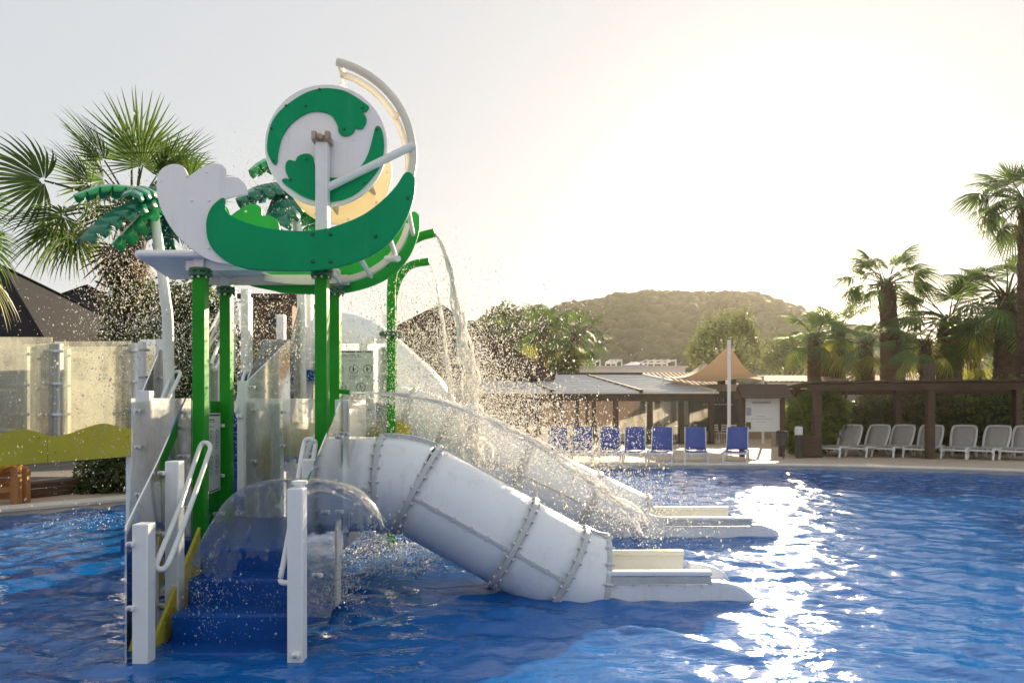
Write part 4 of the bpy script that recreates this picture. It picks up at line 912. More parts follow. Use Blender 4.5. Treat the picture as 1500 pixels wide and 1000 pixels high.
# ------------------------------------------------------------------ pergola on the right
pg = thing('timber_pergola', 'long dark brown timber pergola over the grey and white loungers', 'pergola', (P(1197, 0, 21.4).x, 21.4, GZ))
PX = [(1197, 21.6), (1362, 20.9), (1560, 20.0)]
zb = 2.42
fl_ = [V(P(x, 0, d).x, d, 0) for x, d in PX]; bk_ = [p+V(.3, 2.3, 0) for p in fl_]
for i, p in enumerate(fl_):
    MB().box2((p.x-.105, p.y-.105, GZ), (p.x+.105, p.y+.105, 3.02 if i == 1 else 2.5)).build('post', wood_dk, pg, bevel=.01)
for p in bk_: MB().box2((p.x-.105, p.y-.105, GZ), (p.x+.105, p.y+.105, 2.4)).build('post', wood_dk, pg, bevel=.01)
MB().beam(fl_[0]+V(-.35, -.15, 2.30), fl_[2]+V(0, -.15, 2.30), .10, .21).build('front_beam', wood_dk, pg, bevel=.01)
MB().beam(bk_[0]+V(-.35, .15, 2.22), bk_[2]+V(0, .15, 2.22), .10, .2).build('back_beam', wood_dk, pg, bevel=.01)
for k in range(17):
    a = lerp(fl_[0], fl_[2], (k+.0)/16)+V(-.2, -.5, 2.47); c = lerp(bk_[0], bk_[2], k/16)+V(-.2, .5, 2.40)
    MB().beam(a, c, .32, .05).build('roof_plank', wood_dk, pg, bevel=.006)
# planter box, bollard light and bin near the pergola's first post
t = thing('dark_planter', 'dark timber planter box at the foot of the lime green shrub', 'planter', (P(1181, 0, 21.6).x, 21.6, GZ))
p = t.location; b = MB()
for k in range(6): MB().box2((p.x-.27, p.y-.25, GZ+.02+.11*k), (p.x+.27, p.y+.25, GZ+.12+.11*k)).build('board', wood_dk, t, bevel=.008)
t = thing('bollard_light', 'short dark bollard with a white lamp head beside the lime shrub', 'bollard', (P(1170, 0, 21.2).x, 21.2, GZ))
p = t.location; MB().lathe([(.09, 0), (.09, .72)], p, n=14).build('column', black_m, t); MB().lathe([(.11, .72), (.12, .74), (.12, .95), (.1, .98), (.03, .99)], p, n=16).build('lamp_head', loung_white, t)
t = thing('litter_bin', 'small dark metal litter bin on a leg by the restaurant board', 'bin', (P(1145, 0, 20.9).x, 20.9, GZ))
p = t.location
MB().lathe([(.13, .42), (.16, .44), (.165, .80), (.15, .82)], p, n=16).build('basket', black_m, t); MB().tube([p+V(.06, 0, 0), p+V(.06, 0, .42)], .02, 8).build('leg', black_m, t); MB().lathe([(.17, .82), (.17, .84), (.1, .87)], p, n=16).build('lid', black_m, t)

# ------------------------------------------------------------------ restaurant notice board
def text_mesh(s, size, mat, parent, o_, rot=(R(90), 0, 0), name='lettering', align='CENTER', ext=.002):
    cu = bpy.data.curves.new('lettering', 'FONT'); cu.body = s; cu.size = size; cu.align_x = align; cu.align_y = 'CENTER'; cu.extrude = ext
    tmp = bpy.data.objects.new('tmp', cu); C.objects.link(tmp); bpy.context.view_layer.update()
    me = bpy.data.meshes.new_from_object(tmp.evaluated_get(bpy.context.evaluated_depsgraph_get())); bpy.data.objects.remove(tmp); bpy.data.curves.remove(cu)
    me.materials.clear(); me.materials.append(mat); o = bpy.data.objects.new(name, me); C.objects.link(o); o.parent = parent
    o.location = Vector(o_)-ORG[parent.name]; o.rotation_euler = rot; ORG[o.name] = ORG[parent.name]; return o
d = 21.9
nb = thing('notice_board', 'brown timber restaurant notice board with small pitched roof and white panel', 'notice board', (P(1116, 0, d).x, d, GZ))
for px in (1087, 1145): x = P(px, 0, d).x; MB().box2((x-.08, d-.08, GZ), (x+.08, d+.08, 2.05)).build('post', wood_dk, nb, bevel=.01)
a_, c_ = P(1079, 0, d).x, P(1154, 0, d).x
for i, sg in enumerate((-1, 1)):
    for k in range(4):
        f0, f1 = k/4, (k+1)/4+.02
        q = [V(a_+.06*(1-f0), d+sg*(.42-.42*f0), 1.96+.42*f0), V(c_-.06*(1-f0)*0, d+sg*(.42-.42*f0), 1.96+.42*f0), V(c_-.05, d+sg*(.42-.42*f1), 1.97+.42*f1), V(a_+.06, d+sg*(.42-.42*f1), 1.97+.42*f1)]
        MB().prism(q, (0, 0, .025)).build('roof_plank', wood_dk, nb)
pn_ = MB().box2((P(1091, 0, d).x, d-.05, P(0, 632, d).z), (P(1141.5, 0, d).x, d+.0, P(0, 585, d).z)).build('white_panel', wall_white, nb, bevel=.006)
MB().box2((P(1091, 0, d).x, d-.1, P(0, 584.5, d).z), (P(1141.5, 0, d).x, d+.02, P(0, 583, d).z)).build('lamp_strip', loung_white, nb)
text_mesh('RESTAURANT', .10, ink, pn_, P(1116, 589.5, d-.06))
for (x0, y0, x1, y1, m_) in [(1092.5, 597, 1099.5, 608, ink_pale), (1092, 618, 1099, 628, leaf_lime)]:
    a = P(x0, y0, d); c = P(x1, y1, d); MB().box2((a.x, d-.06, c.z), (c.x, d-.051, a.z)).build('poster', m_, pn_)
b = MB(); rr = random.Random(5)
for row, (u0, u1, y) in enumerate([(1108, 1122, 609), (1099, 1132, 613), (1107, 1121, 617)]):
    x = u0
    while x < u1:
        l = rr.uniform(.8, 1.8); q = [P(x, y, d-.053), P(x+l, y, d-.053), P(x+l, y+1.1, d-.053), P(x, y+1.1, d-.053)]; b.add(q, [(0, 3, 2, 1)]); x += l+.6
b.build('printed_lines', ink_pale, pn_)

# ------------------------------------------------------------------ shade sail
d = 27.0
sl = thing('shade_sail', 'tan shade sail peaked on a tall pale steel pole', 'shade sail', (P(1068, 0, d).x, d, GZ))
pk = P(1068, 498, d)
MB().tube([V(pk.x, d, GZ), pk], .07, 14).build('pole', white_paint, sl)
co = [P(972, 551, 33), P(1120, 552, 30), P(1068, 505, d), P(1030, 530, 40)]
def sail(u, v):
    a = lerp(co[0], co[2], u); c = lerp(co[3], co[1], u); p = lerp(a, c, v)
    return p+V(0, 0, -.9*math.sin(math.pi*u)*(1-v*.5)*.6-.5*math.sin(math.pi*v)*.7)
MB().grid(sail, 20, 20).build('cloth', sail_m, sl, angle=180)
for i in (0, 1): MB().tube([V(co[i].x, co[i].y+.2, GZ), co[i]+V(0, .2, .05)], .06, 10).build('corner_pole', white_paint, sl)
MB().tube([V(co[3].x, co[3].y, GZ), co[3]+V(0, 0, .05)], .06, 10).build('corner_pole', white_paint, sl)

# ------------------------------------------------------------------ restaurant pavilion
pv = thing('restaurant_pavilion', 'glazed dark timber restaurant pavilion with pale ribbed roof panels', 'pavilion', (2, 30, GZ))
D0, D1 = 30.0, 38.0; X0, X1 = P(560, 0, D0).x, P(1043, 0, D0).x; ze = 2.15; SH = -1.5
MB().beam((X0, D0, ze), (X1+.05, D0, ze), .2, .34).build('front_beam', wood_pav, pv)
MB().beam((X0, D0-.3, ze+.20), (X1+.2, D0-.3, ze+.20), .12, .10).build('gutter', loung_white, pv)
MB().beam((X1, D0, ze), (X1+SH, D1, ze+.05), .2, .3).build('side_beam', wood_pav, pv)
for px in (592, 640, 690, 735, 757, 772, 790, 812, 845, 870, 902, 952, 998, 1042):
    x = P(px, 0, D0).x; MB().box2((x-.10 if px > 890 else x-.08, D0-.12, GZ), (x+.10 if px > 890 else x+.08, D0+.12, ze-.16)).build('post', wood_pav, pv)
for k in range(4):
    x = lerp(X1, X1+SH, (k+1)/4); y = lerp(D0, D1, (k+1)/4); MB().box2((x-.12, y-.12, GZ), (x+.12, y+.12, ze)).build('post', wood_pav, pv)
g = [592, 640, 690, 735, 812, 870, 902, 952, 998, 1042]
for i in range(len(g)-1):
    a = P(g[i], 0, D0).x+.14; c = P(g[i+1], 0, D0).x-.14
    MB().box2((a, D0-.02, GZ+.12), (c, D0+.0, ze-.18)).build('clear_blind', glass_pav, pv); MB().box2((a, D0-.04, GZ), (c, D0+.03, GZ+.11)).build('sill', wood_pav, pv)
zr = 3.50; div = [480, 605, 733, 808, 937, 1043]; xs_ = [P(p_, 0, D0).x for p_ in (540, 680, 808, 937, 1043)]
for i in range(len(xs_)-1):
    a, c = xs_[i]+.10, xs_[i+1]-.10
    fr_ = MB().prism([V(a, D0-.35, ze+.22), V(c, D0-.35, ze+.22), V(c+SH, D1, zr), V(a+SH, D1, zr)], (0, 0, .05)).build('roof_panel', awning_w, pv)
    n_ = 9
    for k in range(n_):
        f = (k+.5)/n_; y = lerp(D0-.3, D1, f); z = lerp(ze+.28, zr+.06, f)
        MB().beam((a+SH*f, y, z), (c+SH*f, y, z), .10, .05).build('roof_slat', loung_white, fr_)
for x in xs_: MB().beam((x, D0-.4, ze+.25), (x+SH, D1, zr+.03), .16, .16).build('roof_beam', wood_pav if x < X1-1 else loung_white, pv)
MB().beam((xs_[0]+SH, D1+.1, zr+.05), (X1+SH, D1+.1, zr+.05), .3, .25).build('ridge_beam', wood_pav, pv)
MB().box2((xs_[0]+SH, D1, GZ), (X1+SH, D1+.2, .75)).build('back_wall', wall_boards, pv)
for k in range(10):
    a = lerp(V(xs_[0]+SH, 0, 0), V(X1+SH, 0, 0), k/10).x; c = lerp(V(xs_[0]+SH, 0, 0), V(X1+SH, 0, 0), (k+1)/10).x
    MB().box2((a+.02, D1+.08, .752), (c-.14, D1+.10, ze)).build('added_glow_panel', glow_panel_m, pv); MB().box2((c-.138, D1, .752), (c+.018, D1+.15, ze+.3)).build('post', wood_pav, pv)  # translucent tan panels added here to glow and brighten the interior
MB().box2((xs_[0]-2.0, D0, GZ), (xs_[0]-1.8, D1, ze+1)).build('end_wall', wall_boards, pv)
def chair():
    t = thing('cafe_chair', 'x', 'chair')
    MB().box((0, 0, .45), (.44, .44, .03)).build('seat', loung_white, t)
    for sx in (-.19, .19):
        for sy in (-.19, .19): MB().tube([(sx*1.1, sy*1.1, 0), (sx, sy, .45)], .018, 6).build('leg', loung_white, t)
        MB().tube([(sx, .2, .45), (sx, .26, .85)], .018, 6).build('back_post', loung_white, t)
    for k in range(3): MB().box((0, .235+.01*k, .58+.11*k), (.4, .015, .06)).build('back_slat', loung_white, t)
    return t
cp_ = chair(); rr = random.Random(12)
spots = [(1051, 30.8, 20, 1), (1062, 30.6, -30, 1), (1072, 30.9, 160, 1)]+[(px+rr.uniform(-4, 4), rr.uniform(31, 34), rr.uniform(0, 360), 0) for px in (770, 800, 828, 856, 884, 912, 925, 940, 962, 975, 988, 1010, 1025)]
for i, (px, d, rz, ou) in enumerate(spots):
    o = cp_ if i == 0 else copy_tree(cp_); o.location = (P(px, 0, d).x, d, GZ); o.rotation_euler = (0, 0, R(rz))
    o['label'] = 'white slatted cafe chair outside the pavilion by the sail pole' if ou else 'white slatted cafe chair inside the glazed pavilion'; o['group'] = 'chairs outside the pavilion' if ou else 'chairs inside the pavilion'
def table():
    t = thing('cafe_table', 'dark cafe table inside the glazed pavilion', 'table', group='tables inside the pavilion')
    MB().box((0, 0, .74), (.8, .8, .04)).build('top', wood_dk, t, bevel=.01); MB().tube([(0, 0, 0), (0, 0, .73)], .04, 8).build('pedestal', black_m, t); MB().lathe([(.25, 0), (.25, .02), (.05, .04)], (0, 0, 0), n=14).build('foot', black_m, t); return t
tb_ = table()
for i, (px, d) in enumerate([(785, 31.6), (842, 31.6), (898, 31.6), (950, 31.5), (1000, 31.5), (820, 34), (975, 34), (1018, 33)]):
    o = tb_ if i == 0 else copy_tree(tb_); o.location = (P(px, 0, d).x, d, GZ)

# ------------------------------------------------------------------ pyramid-roofed houses
def hip_house(name, label, apex, hx, hy, eave_z, rmat, wmat, ridge=0):
    """pyramid roof over a square house; apex point, half sizes at the eaves"""
    t = thing(name, label, 'house', (apex.x, apex.y, GZ))
    c = [V(apex.x-hx, apex.y-hy, eave_z), V(apex.x+hx, apex.y-hy, eave_z), V(apex.x+hx, apex.y+hy, eave_z), V(apex.x-hx, apex.y+hy, eave_z)]
    b = MB(); b.add(c+[apex+V(-ridge, 0, 0), apex+V(ridge, 0, 0)], [(0, 1, 5, 4), (1, 2, 5), (2, 3, 4, 5), (3, 0, 4), (3, 2, 1, 0)]); r_ = b.build('roof', rmat, t, smooth=False)
    b = MB()
    for k, q in enumerate(c): b.tube([q, apex+V(-ridge if k in (0, 3) else ridge, 0, .02)], .07, 8)
    b.build('hip_cap', rmat, r_)
    b = MB()
    for i in range(4): b.beam(c[i]+V(0, 0, -.08), c[(i+1) % 4]+V(0, 0, -.08), .06, .2)
    b.build('fascia', wood_dk, r_)
    MB().box2((apex.x-hx*.86, apex.y-hy*.86, GZ), (apex.x+hx*.86, apex.y+hy*.86, eave_z-.02)).build('wall', wmat, t)
    yf = apex.y-hy*.86
    for sx in (-.5, .1, .6):
        w_ = MB().box2((apex.x+hx*sx, yf-.04, GZ+.9), (apex.x+hx*sx+1.2, yf+.02, GZ+2.1)).build('window', loung_white, t); MB().box2((apex.x+hx*sx+.08, yf-.05, GZ+.98), (apex.x+hx*sx+1.12, yf-.042, GZ+2.02)).build('pane', slate_m, w_)
    return t
hip_house('pyramid_roof_house', 'house with large dark shingled pyramid roof behind the play bridge', P(2, 391, 24), 5.2, 5.2, 3.3, roof_dark, wall_brown)
hip_house('pyramid_roof_house', 'smaller house with dark pyramid roof between the big roof and the ivy-clad palm', P(128, 419, 31), 4.4, 4.4, 3.9, roof_dark, wall_brown)
hip_house('pyramid_roof_house', 'house with brown shingled pyramid roof behind the falling water', P(645, 447, 40), 6.3, 6.3, 3.3, roof_brown, wall_brown)
hut = thing('brown_hut', 'small reddish brown hut wall seen through the clear panels of the upper stairs', 'hut', (-5.4, 15, GZ))
MB().box2((-5.62, 14.6, GZ), (-4.70, 16.4, P(0, 441, 14.6).z)).build('wall', wall_brown, hut); MB().prism([V(-5.8, 14.4, 3.95), V(-4.5, 14.4, 3.95), V(-4.5, 16.6, 4.05), V(-5.8, 16.6, 4.05)], (0, 0, .1)).build('roof', wood_dk, hut); MB().lathe([(.2, 0), (.2, .03)], (-5.05, 14.6, 3.5), (0, -1, 0), 20).build('round_vent', black_m, hut)

# low tile-roofed building behind the notice board
def tile_roof(b, a, c, dep, rise, n):
    """corrugated pantile slope from eave a-c going back dep and up rise"""
    def fn(u, v):
        p = lerp(a, c, u); return p+V(0, dep*v, rise*v+.06*abs(math.sin(math.pi*n*u)))
    b.grid(fn, n*4, 4)
rb = thing('tile_roof_building', 'low beige building with terracotta tile roofs behind the notice board', 'building', (12, 36, GZ))
MB().box2((10.3, 36, GZ), (26, 42, 2.95)).build('wall', wall_beige, rb); MB().box2((8.5, 39, GZ), (16.2, 44, 2.9)).build('wall', wall_white, rb)
b = MB(); tile_roof(b, V(13.4, 35.7, 3.05), V(26, 35.7, 3.05), 5, .55, 46); b.build('tile_roof', terracotta, rb)
b = MB(); tile_roof(b, V(7.3, 38.6, 2.95), V(13.0, 38.6, 2.95), 5, 1.0, 20); b.build('tile_roof', terracotta, rb)
MB().box2((13.4, 35.68, 2.8), (26, 35.9, 3.03)).build('parapet', wall_white, rb)
for x in (11.5, 12.1): MB().lathe([(.22, 0), (.22, .35), (.3, .38), (.3, .5), (.1, .6)], (x, 37.5, 2.95), n=12).build('roof_vent', black_m, rb)
mb_ = MB().box2((9.35, 34.9, .5), (11.6, 35.0, 2.55)).build('menu_wall', slate_m, rb)
b = MB(); mc = V(10.5, 34.88, 1.9); rr = random.Random(2)
for k in range(5): b.beam(mc+V(-.24+.12*k, 0, .12), mc+V(-.24+.12*k+(k-2)*.03, 0, .26+.06*(2-abs(k-2))), .01, .03)
x = -.75
while x < .75: l = rr.uniform(.06, .14); b.beam(mc+V(x, 0, -.02), mc+V(x+l, 0, -.02), .01, .07); x += l+.05
b.build('emblem_strokes', ink_pale, mb_)
MB().box2((9.0, 35.2, GZ), (13.2, 36, .5)).build('plinth', wall_beige, rb)

# white terrace building
d = 62
wt = thing('terrace_building', 'white flat-roofed building with rooftop pergola frames below the wooded hill', 'building', (P(920, 0, d).x, d, GZ))
MB().box2((P(838, 0, d).x, d, GZ), (P(1004, 0, d).x, d+9, P(0, 537, d).z)).build('wall', wall_white, wt); MB().box2((P(842, 0, d).x-.2, d-.15, P(0, 537.5, d).z), (P(1004, 0, d).x+.2, d+9.1, P(0, 536, d).z)).build('parapet_cap', wall_white, wt)
zt_ = P(0, 527.5, d).z; zb_ = P(0, 537, d).z
for (x0, x1) in ((846, 880), (896, 912), (950, 992)):
    a, c = P(x0, 0, d).x, P(x1, 0, d).x
    for y in (d+.5, d+4):
        for x in (a, (a+c)/2, c): MB().box2((x-.06, y-.06, zb_), (x+.06, y+.06, zt_)).build('frame_post', loung_white, wt)
        MB().beam((a, y, zt_), (c, y, zt_), .12, .12).build('frame_rail', loung_white, wt)
    for k in range(5): x = lerp(a, c, k/4); MB().beam((x, d+.4, zt_+.1), (x, d+4.1, zt_+.1), .1, .08).build('frame_rafter', loung_white, wt)
a, c = P(914, 0, d).x, P(948, 0, d).x
MB().prism([V(a, d+.6, zb_+.1), V(c, d+.6, zb_+.15), V(c-.3, d+3, zt_), V(a+1.2, d+3, zt_)], (0, 0, .06)).build('blue_awning', sling_blue, wt)
for k in range(6):
    x = P(852+24*k, 0, d).x; w_ = MB().box2((x, d-.03, 1.2), (x+.9, d+.05, 2.4)).build('window', loung_white, wt); MB().box2((x+.07, d-.04, 1.27), (x+.83, d-.032, 2.33)).build('pane', slate_m, w_)
d = 188
hh = thing('hillside_house', 'small pale house half hidden among trees on the wooded hill', 'house', (P(872, 0, d).x, d, 10))
p = P(872, 484, d); MB().box2((p.x-1.4, d, p.z-2), (p.x+1.6, d+4, p.z+.6)).build('wall', wall_white, hh); b = MB(); b.prism([V(p.x-1.8, d-.4, p.z+.5), V(p.x+2, d-.4, p.z+.5), V(p.x+.1, d-.4, p.z+1.5)], (0, 5, 0)); b.build('roof', terracotta, hh)
# pale sheds behind the right palms
d = 48
sh = thing('pale_roof_shed', 'long low shed with pale roof behind the right hand palms', 'shed', (P(1395, 0, d).x, d, GZ))
a, c = P(1330, 0, d).x, P(1480, 0, d).x; MB().box2((a, d, GZ), (c, d+6, 2.9)).build('wall', wall_beige, sh); MB().prism([V(a-.3, d-.4, 2.9), V(c+.3, d-.4, 2.9), V(c+.3, d+6.3, 4.0), V(a+3, d+6.3, 4.6)], (0, 0, .12)).build('roof', wall_white, sh)
# garden wall behind the hedge
gw = thing('garden_wall', 'long low beige garden wall behind the pergola hedge', 'wall', (16, 27.5, GZ))
MB().box2((10.6, 27.6, GZ), (34, 27.9, 2.35)).build('wall_panel', wall_beige, gw); MB().box2((10.55, 27.52, 2.352), (34, 27.98, 2.45)).build('wall_cap', wall_white, gw)

# far left: road, dark platform, timber lookout
b = MB(); b.add([(-30, 12.9, GZ+.004), (-6.9, 13.3, GZ+.004), (-6.6, 21, GZ+.004), (-30, 26, GZ+.004)], [(0, 1, 2, 3)]); structure(b.build('road', road_m))
dk = thing('low_deck', 'low dark deck with timber side by the left pool edge', 'deck', (-8.6, 11.6, GZ))
MB().prism([V(-12, 11.25, GZ+.24), V(-8.15, 11.5, GZ+.24), V(-7.75, 12.35, GZ+.24), V(-12, 12.35, GZ+.24)], (0, 0, .05)).build('deck_top', road_m, dk, bevel=.01)
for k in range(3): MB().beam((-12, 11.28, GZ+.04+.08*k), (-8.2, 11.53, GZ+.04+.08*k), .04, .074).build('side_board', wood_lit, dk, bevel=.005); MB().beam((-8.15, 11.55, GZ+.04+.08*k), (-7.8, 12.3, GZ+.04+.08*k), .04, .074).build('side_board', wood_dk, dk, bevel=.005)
ws = thing('timber_stand', 'timber frame toned orange as if sunlit, with orange seat at the left edge of the pool', 'timber frame', (P(15, 0, 10.9).x, 10.9, GZ))
xr_, xl_ = P(27, 0, 10.9).x, P(-45, 0, 10.9).x; zt_ = P(0, 684, 10.9).z
for x in (xr_, xl_):
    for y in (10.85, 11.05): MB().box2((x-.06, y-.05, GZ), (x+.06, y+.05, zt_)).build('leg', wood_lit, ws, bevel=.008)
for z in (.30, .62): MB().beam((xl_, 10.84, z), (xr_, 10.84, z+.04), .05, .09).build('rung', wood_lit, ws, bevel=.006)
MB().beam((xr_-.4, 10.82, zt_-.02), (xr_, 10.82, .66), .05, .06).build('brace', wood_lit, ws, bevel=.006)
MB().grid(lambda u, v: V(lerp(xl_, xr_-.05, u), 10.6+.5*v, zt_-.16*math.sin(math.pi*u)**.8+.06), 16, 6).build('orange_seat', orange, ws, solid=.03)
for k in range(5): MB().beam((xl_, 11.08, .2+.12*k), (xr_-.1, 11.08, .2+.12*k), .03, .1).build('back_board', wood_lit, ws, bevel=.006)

# ------------------------------------------------------------------ hill
def hill_h(x, y):
    # ridge heights from the skyline, fading with distance to the ridge line
    u = 750+F*x/y if y > 1 else 750
    sk = np.interp(u, [-400, 200, 560, 640, 700, 745, 790, 830, 870, 905, 960, 1010, 1060, 1110, 1150, 1190, 1250, 1350, 1500, 1700, 2100], [560, 540, 505, 488, 472, 458, 455, 443, 440, 430, 424, 428, 426, 428, 443, 462, 478, 492, 505, 520, 560])
    top = 270*(HZ-sk)/F*.95-2.2
    r_ = np.clip((y-90)/(270-90), 0, 1); f = r_*r_*(3-2*r_); g = np.clip((y-300)/260, 0, 1)
    return GZ-.3+top*f*(1-.8*g)
gx = np.linspace(-330, 420, 110); gy = np.linspace(88, 620, 60); Xh, Yh = np.meshgrid(gx, gy, indexing='ij'); Zh = np.vectorize(hill_h)(Xh, Yh)
Zh[:, 0] = -1; Zh[:, -1] = -1; Zh[0, :] = -1; Zh[-1, :] = -1
ih = np.arange(Xh.size).reshape(Xh.shape); fh = np.stack([ih[:-1, :-1], ih[1:, :-1], ih[1:, 1:], ih[:-1, 1:]], -1).reshape(-1, 4)
structure(npmesh('hill', np.stack([Xh, Yh, Zh], -1).reshape(-1, 3), fh, hill_m, smooth=True))
# trees of the wooded hill: crowns of leaf-clump faces
def clump_faces(centres, radii, per, size, flat=.75):
    """random faces spread through ellipsoids, denser toward the shell"""
    n = len(centres); N = n*per
    c = np.repeat(centres, per, 0); r_ = np.repeat(radii, per)
    v = rng.normal(size=(N, 3)); v /= np.linalg.norm(v, axis=1)[:, None]
    rad = r_*(1-.55*rng.random(N)**2.2); pos_ = c+v*rad[:, None]*np.array([1, 1, flat])
    s_ = size*rng.uniform(.6, 1.4, N) if np.isscalar(size) else np.repeat(size, per)*rng.uniform(.6, 1.4, N)
    nrm = v+rng.normal(0, .55, (N, 3)); nrm /= np.linalg.norm(nrm, axis=1)[:, None]
    a = np.cross(nrm, rng.normal(size=(N, 3))); a /= np.linalg.norm(a, axis=1)[:, None]; b_ = np.cross(nrm, a)
    q = np.stack([pos_-a*s_[:, None], pos_-b_*s_[:, None]*.45, pos_+a*s_[:, None], pos_+b_*s_[:, None]*.45], 1)
    return q.reshape(-1, 3), np.arange(N*4).reshape(-1, 4)
xs_h = []; 
for _ in range(3600):
    y = 95+(330-95)*rng.random()**.8; u = rng.uniform(650, 1330) if _ % 6 else rng.uniform(500, 1650); x = (u-750)/F*y
    xs_h.append((x, y, hill_h(x, y)))
cen_ = np.array(xs_h); rad_ = rng.uniform(.9, 2.7, len(cen_))*(.55+cen_[:, 1]/300*.75); cen_[:, 2] += rad_*.7
bm_ = bmesh.new(); bmesh.ops.create_icosphere(bm_, subdivisions=2, radius=1); bm_.verts.ensure_lookup_table()
iv = np.array([v.co[:] for v in bm_.verts]); fi = np.array([[v.index for v in f.verts] for f in bm_.faces]); bm_.free()
ph = rng.random((len(cen_), 3))*20; iv_ = np.repeat(iv[None], len(cen_), 0)
ds = 1+.16*np.sin(iv_[:, :, 0]*5+ph[:, None, 0])*np.cos(iv_[:, :, 1]*4+ph[:, None, 1])+.13*np.sin(iv_[:, :, 2]*8+iv_[:, :, 0]*6+ph[:, None, 2])+rng.normal(0, .07, iv_.shape[:2])
vv = cen_[:, None]+iv_*ds[:, :, None]*rad_[:, None, None]*np.array([1.1, 1.1, .85])
ff = (fi[None]+len(iv)*np.arange(len(cen_))[:, None, None]).reshape(-1, 3)
o = npmesh('hill_wood', vv.reshape(-1, 3), ff, wood_far); o.data.shade_smooth()
lv, lf_ = clump_faces(cen_, rad_*1.12, 30, rad_*.16)
o2 = npmesh('leaf_clumps', lv, lf_, wood_far, o); o2['kind'] = 'stuff'
tag(o, 'dense green wood covering the hill behind the resort', 'wood', kind='stuff')

# ------------------------------------------------------------------ bushes and broadleaf trees
def bush(name, label, blobs, n, size, mat, group=None, stems=3, cat='bush', mats=None, long_=1.0):
    """blobs: (x,y,z,rx,ry,rz)"""
    bl_ = np.array(blobs, float); base = bl_[np.argmin(bl_[:, 2])]
    t = thing(name, label, cat, (float(bl_[:, 0].mean()), float(bl_[:, 1].mean()), GZ), group)
    vol = (bl_[:, 3]*bl_[:, 4]*bl_[:, 5])**(2/3); pr = vol/vol.sum(); mats = mats or [(mat, 1.0)]
    for m_, share in mats:
        N = int(n*share); k = rng.choice(len(bl_), N, p=pr)
        v = rng.normal(size=(N, 3)); v /= np.linalg.norm(v, axis=1)[:, None]
        lump = 1+.22*np.sin(v[:, 0]*5+k)*np.cos(v[:, 2]*6+k*2)+.12*np.sin(v[:, 1]*11+v[:, 2]*9)
        rad = (1-.6*rng.random(N)**1.8)*lump; pos_ = bl_[k, :3]+v*rad[:, None]*bl_[k, 3:]
        keep = pos_[:, 2] > GZ+.02; pos_ = pos_[keep]; v = v[keep]; N = len(pos_)
        s_ = size*rng.uniform(.55, 1.5, N); nrm = v+rng.normal(0, .7, (N, 3)); nrm /= np.linalg.norm(nrm, axis=1)[:, None]
        a = np.cross(nrm, rng.normal(size=(N, 3))); a /= np.linalg.norm(a, axis=1)[:, None]; b_ = np.cross(nrm, a); S_ = s_[:, None]
        q = np.stack([pos_-a*S_*long_, pos_-b_*S_*.45+nrm*S_*.1, pos_+a*S_*long_, pos_+b_*S_*.45+nrm*S_*.1], 1)
        npmesh('foliage', q.reshape(-1, 3), np.arange(N*4).reshape(-1, 4), m_, t)
    b = MB(); rr = random.Random(N)
    for k in range(stems):
        q = bl_[rr.randrange(len(bl_))]; foot = V(float(bl_[:, 0].mean())+rr.uniform(-.3, .3), float(bl_[:, 1].mean())+rr.uniform(-.2, .2), GZ-.05)
        e = V(*q[:3]); md = lerp(foot, e, .5)+V(rr.uniform(-.1, .1), rr.uniform(-.1, .1), .1); b.tube(cr([foot, md, e], 4, False), [.045*(1-.07*i) for i in range(9)], 6)
    b.build('stem', bark_m, t); return t
def bl(px, py, d, rx, rz, ry=None): p = P(px, py, d); return (p.x, p.y, p.z, rx, ry or rx, rz)
bush('ivy_column', 'dark ivy thickly covering the trunk of the fan palm', [bl(186, 395, 14, .42, .5), bl(185, 440, 14, .50, .7), bl(185, 500, 14, .56, .8), bl(183, 560, 14, .6, .9), bl(178, 620, 14, .65, .9), bl(170, 670, 13.8, .75, .7)], 15000, .045, leaf_dark, cat='ivy', mats=[(leaf_dark, .85), (leaf_mid, .15)])
bush('shrub', 'tall green shrub between the ivy column and the play tower', [bl(245, 445, 13, .55, .5), bl(290, 455, 13.2, .65, .6), bl(260, 500, 13, .8, .9), bl(310, 520, 13, .7, .9), bl(280, 570, 13, .9, .9), bl(260, 640, 13, .9, .8)], 13000, .055, leaf_mid, mats=[(leaf_dark, .55), (leaf_mid, .45)])
bush('shrub', 'low leafy shrub on the deck beneath the play bridge', [bl(160, 705, 12.6, .55, .45), bl(128, 718, 12.4, .32, .3), bl(190, 690, 12.8, .55, .6), bl(215, 700, 12.6, .5, .5)], 6000, .05, leaf_dark, mats=[(leaf_dark, .7), (leaf_mid, .3)])
bush('lime_shrub', 'feathery lime green shrub beside the notice board', [bl(1172, 610, 23, .55, .7), bl(1200, 590, 23.2, .65, .6), bl(1190, 630, 23, .75, .7), bl(1165, 640, 22.8, .45, .5), bl(1215, 620, 23.4, .7, .8)], 9000, .09, leaf_lime, mats=[(leaf_lime, .7), (leaf_mid, .3)], long_=1.5)
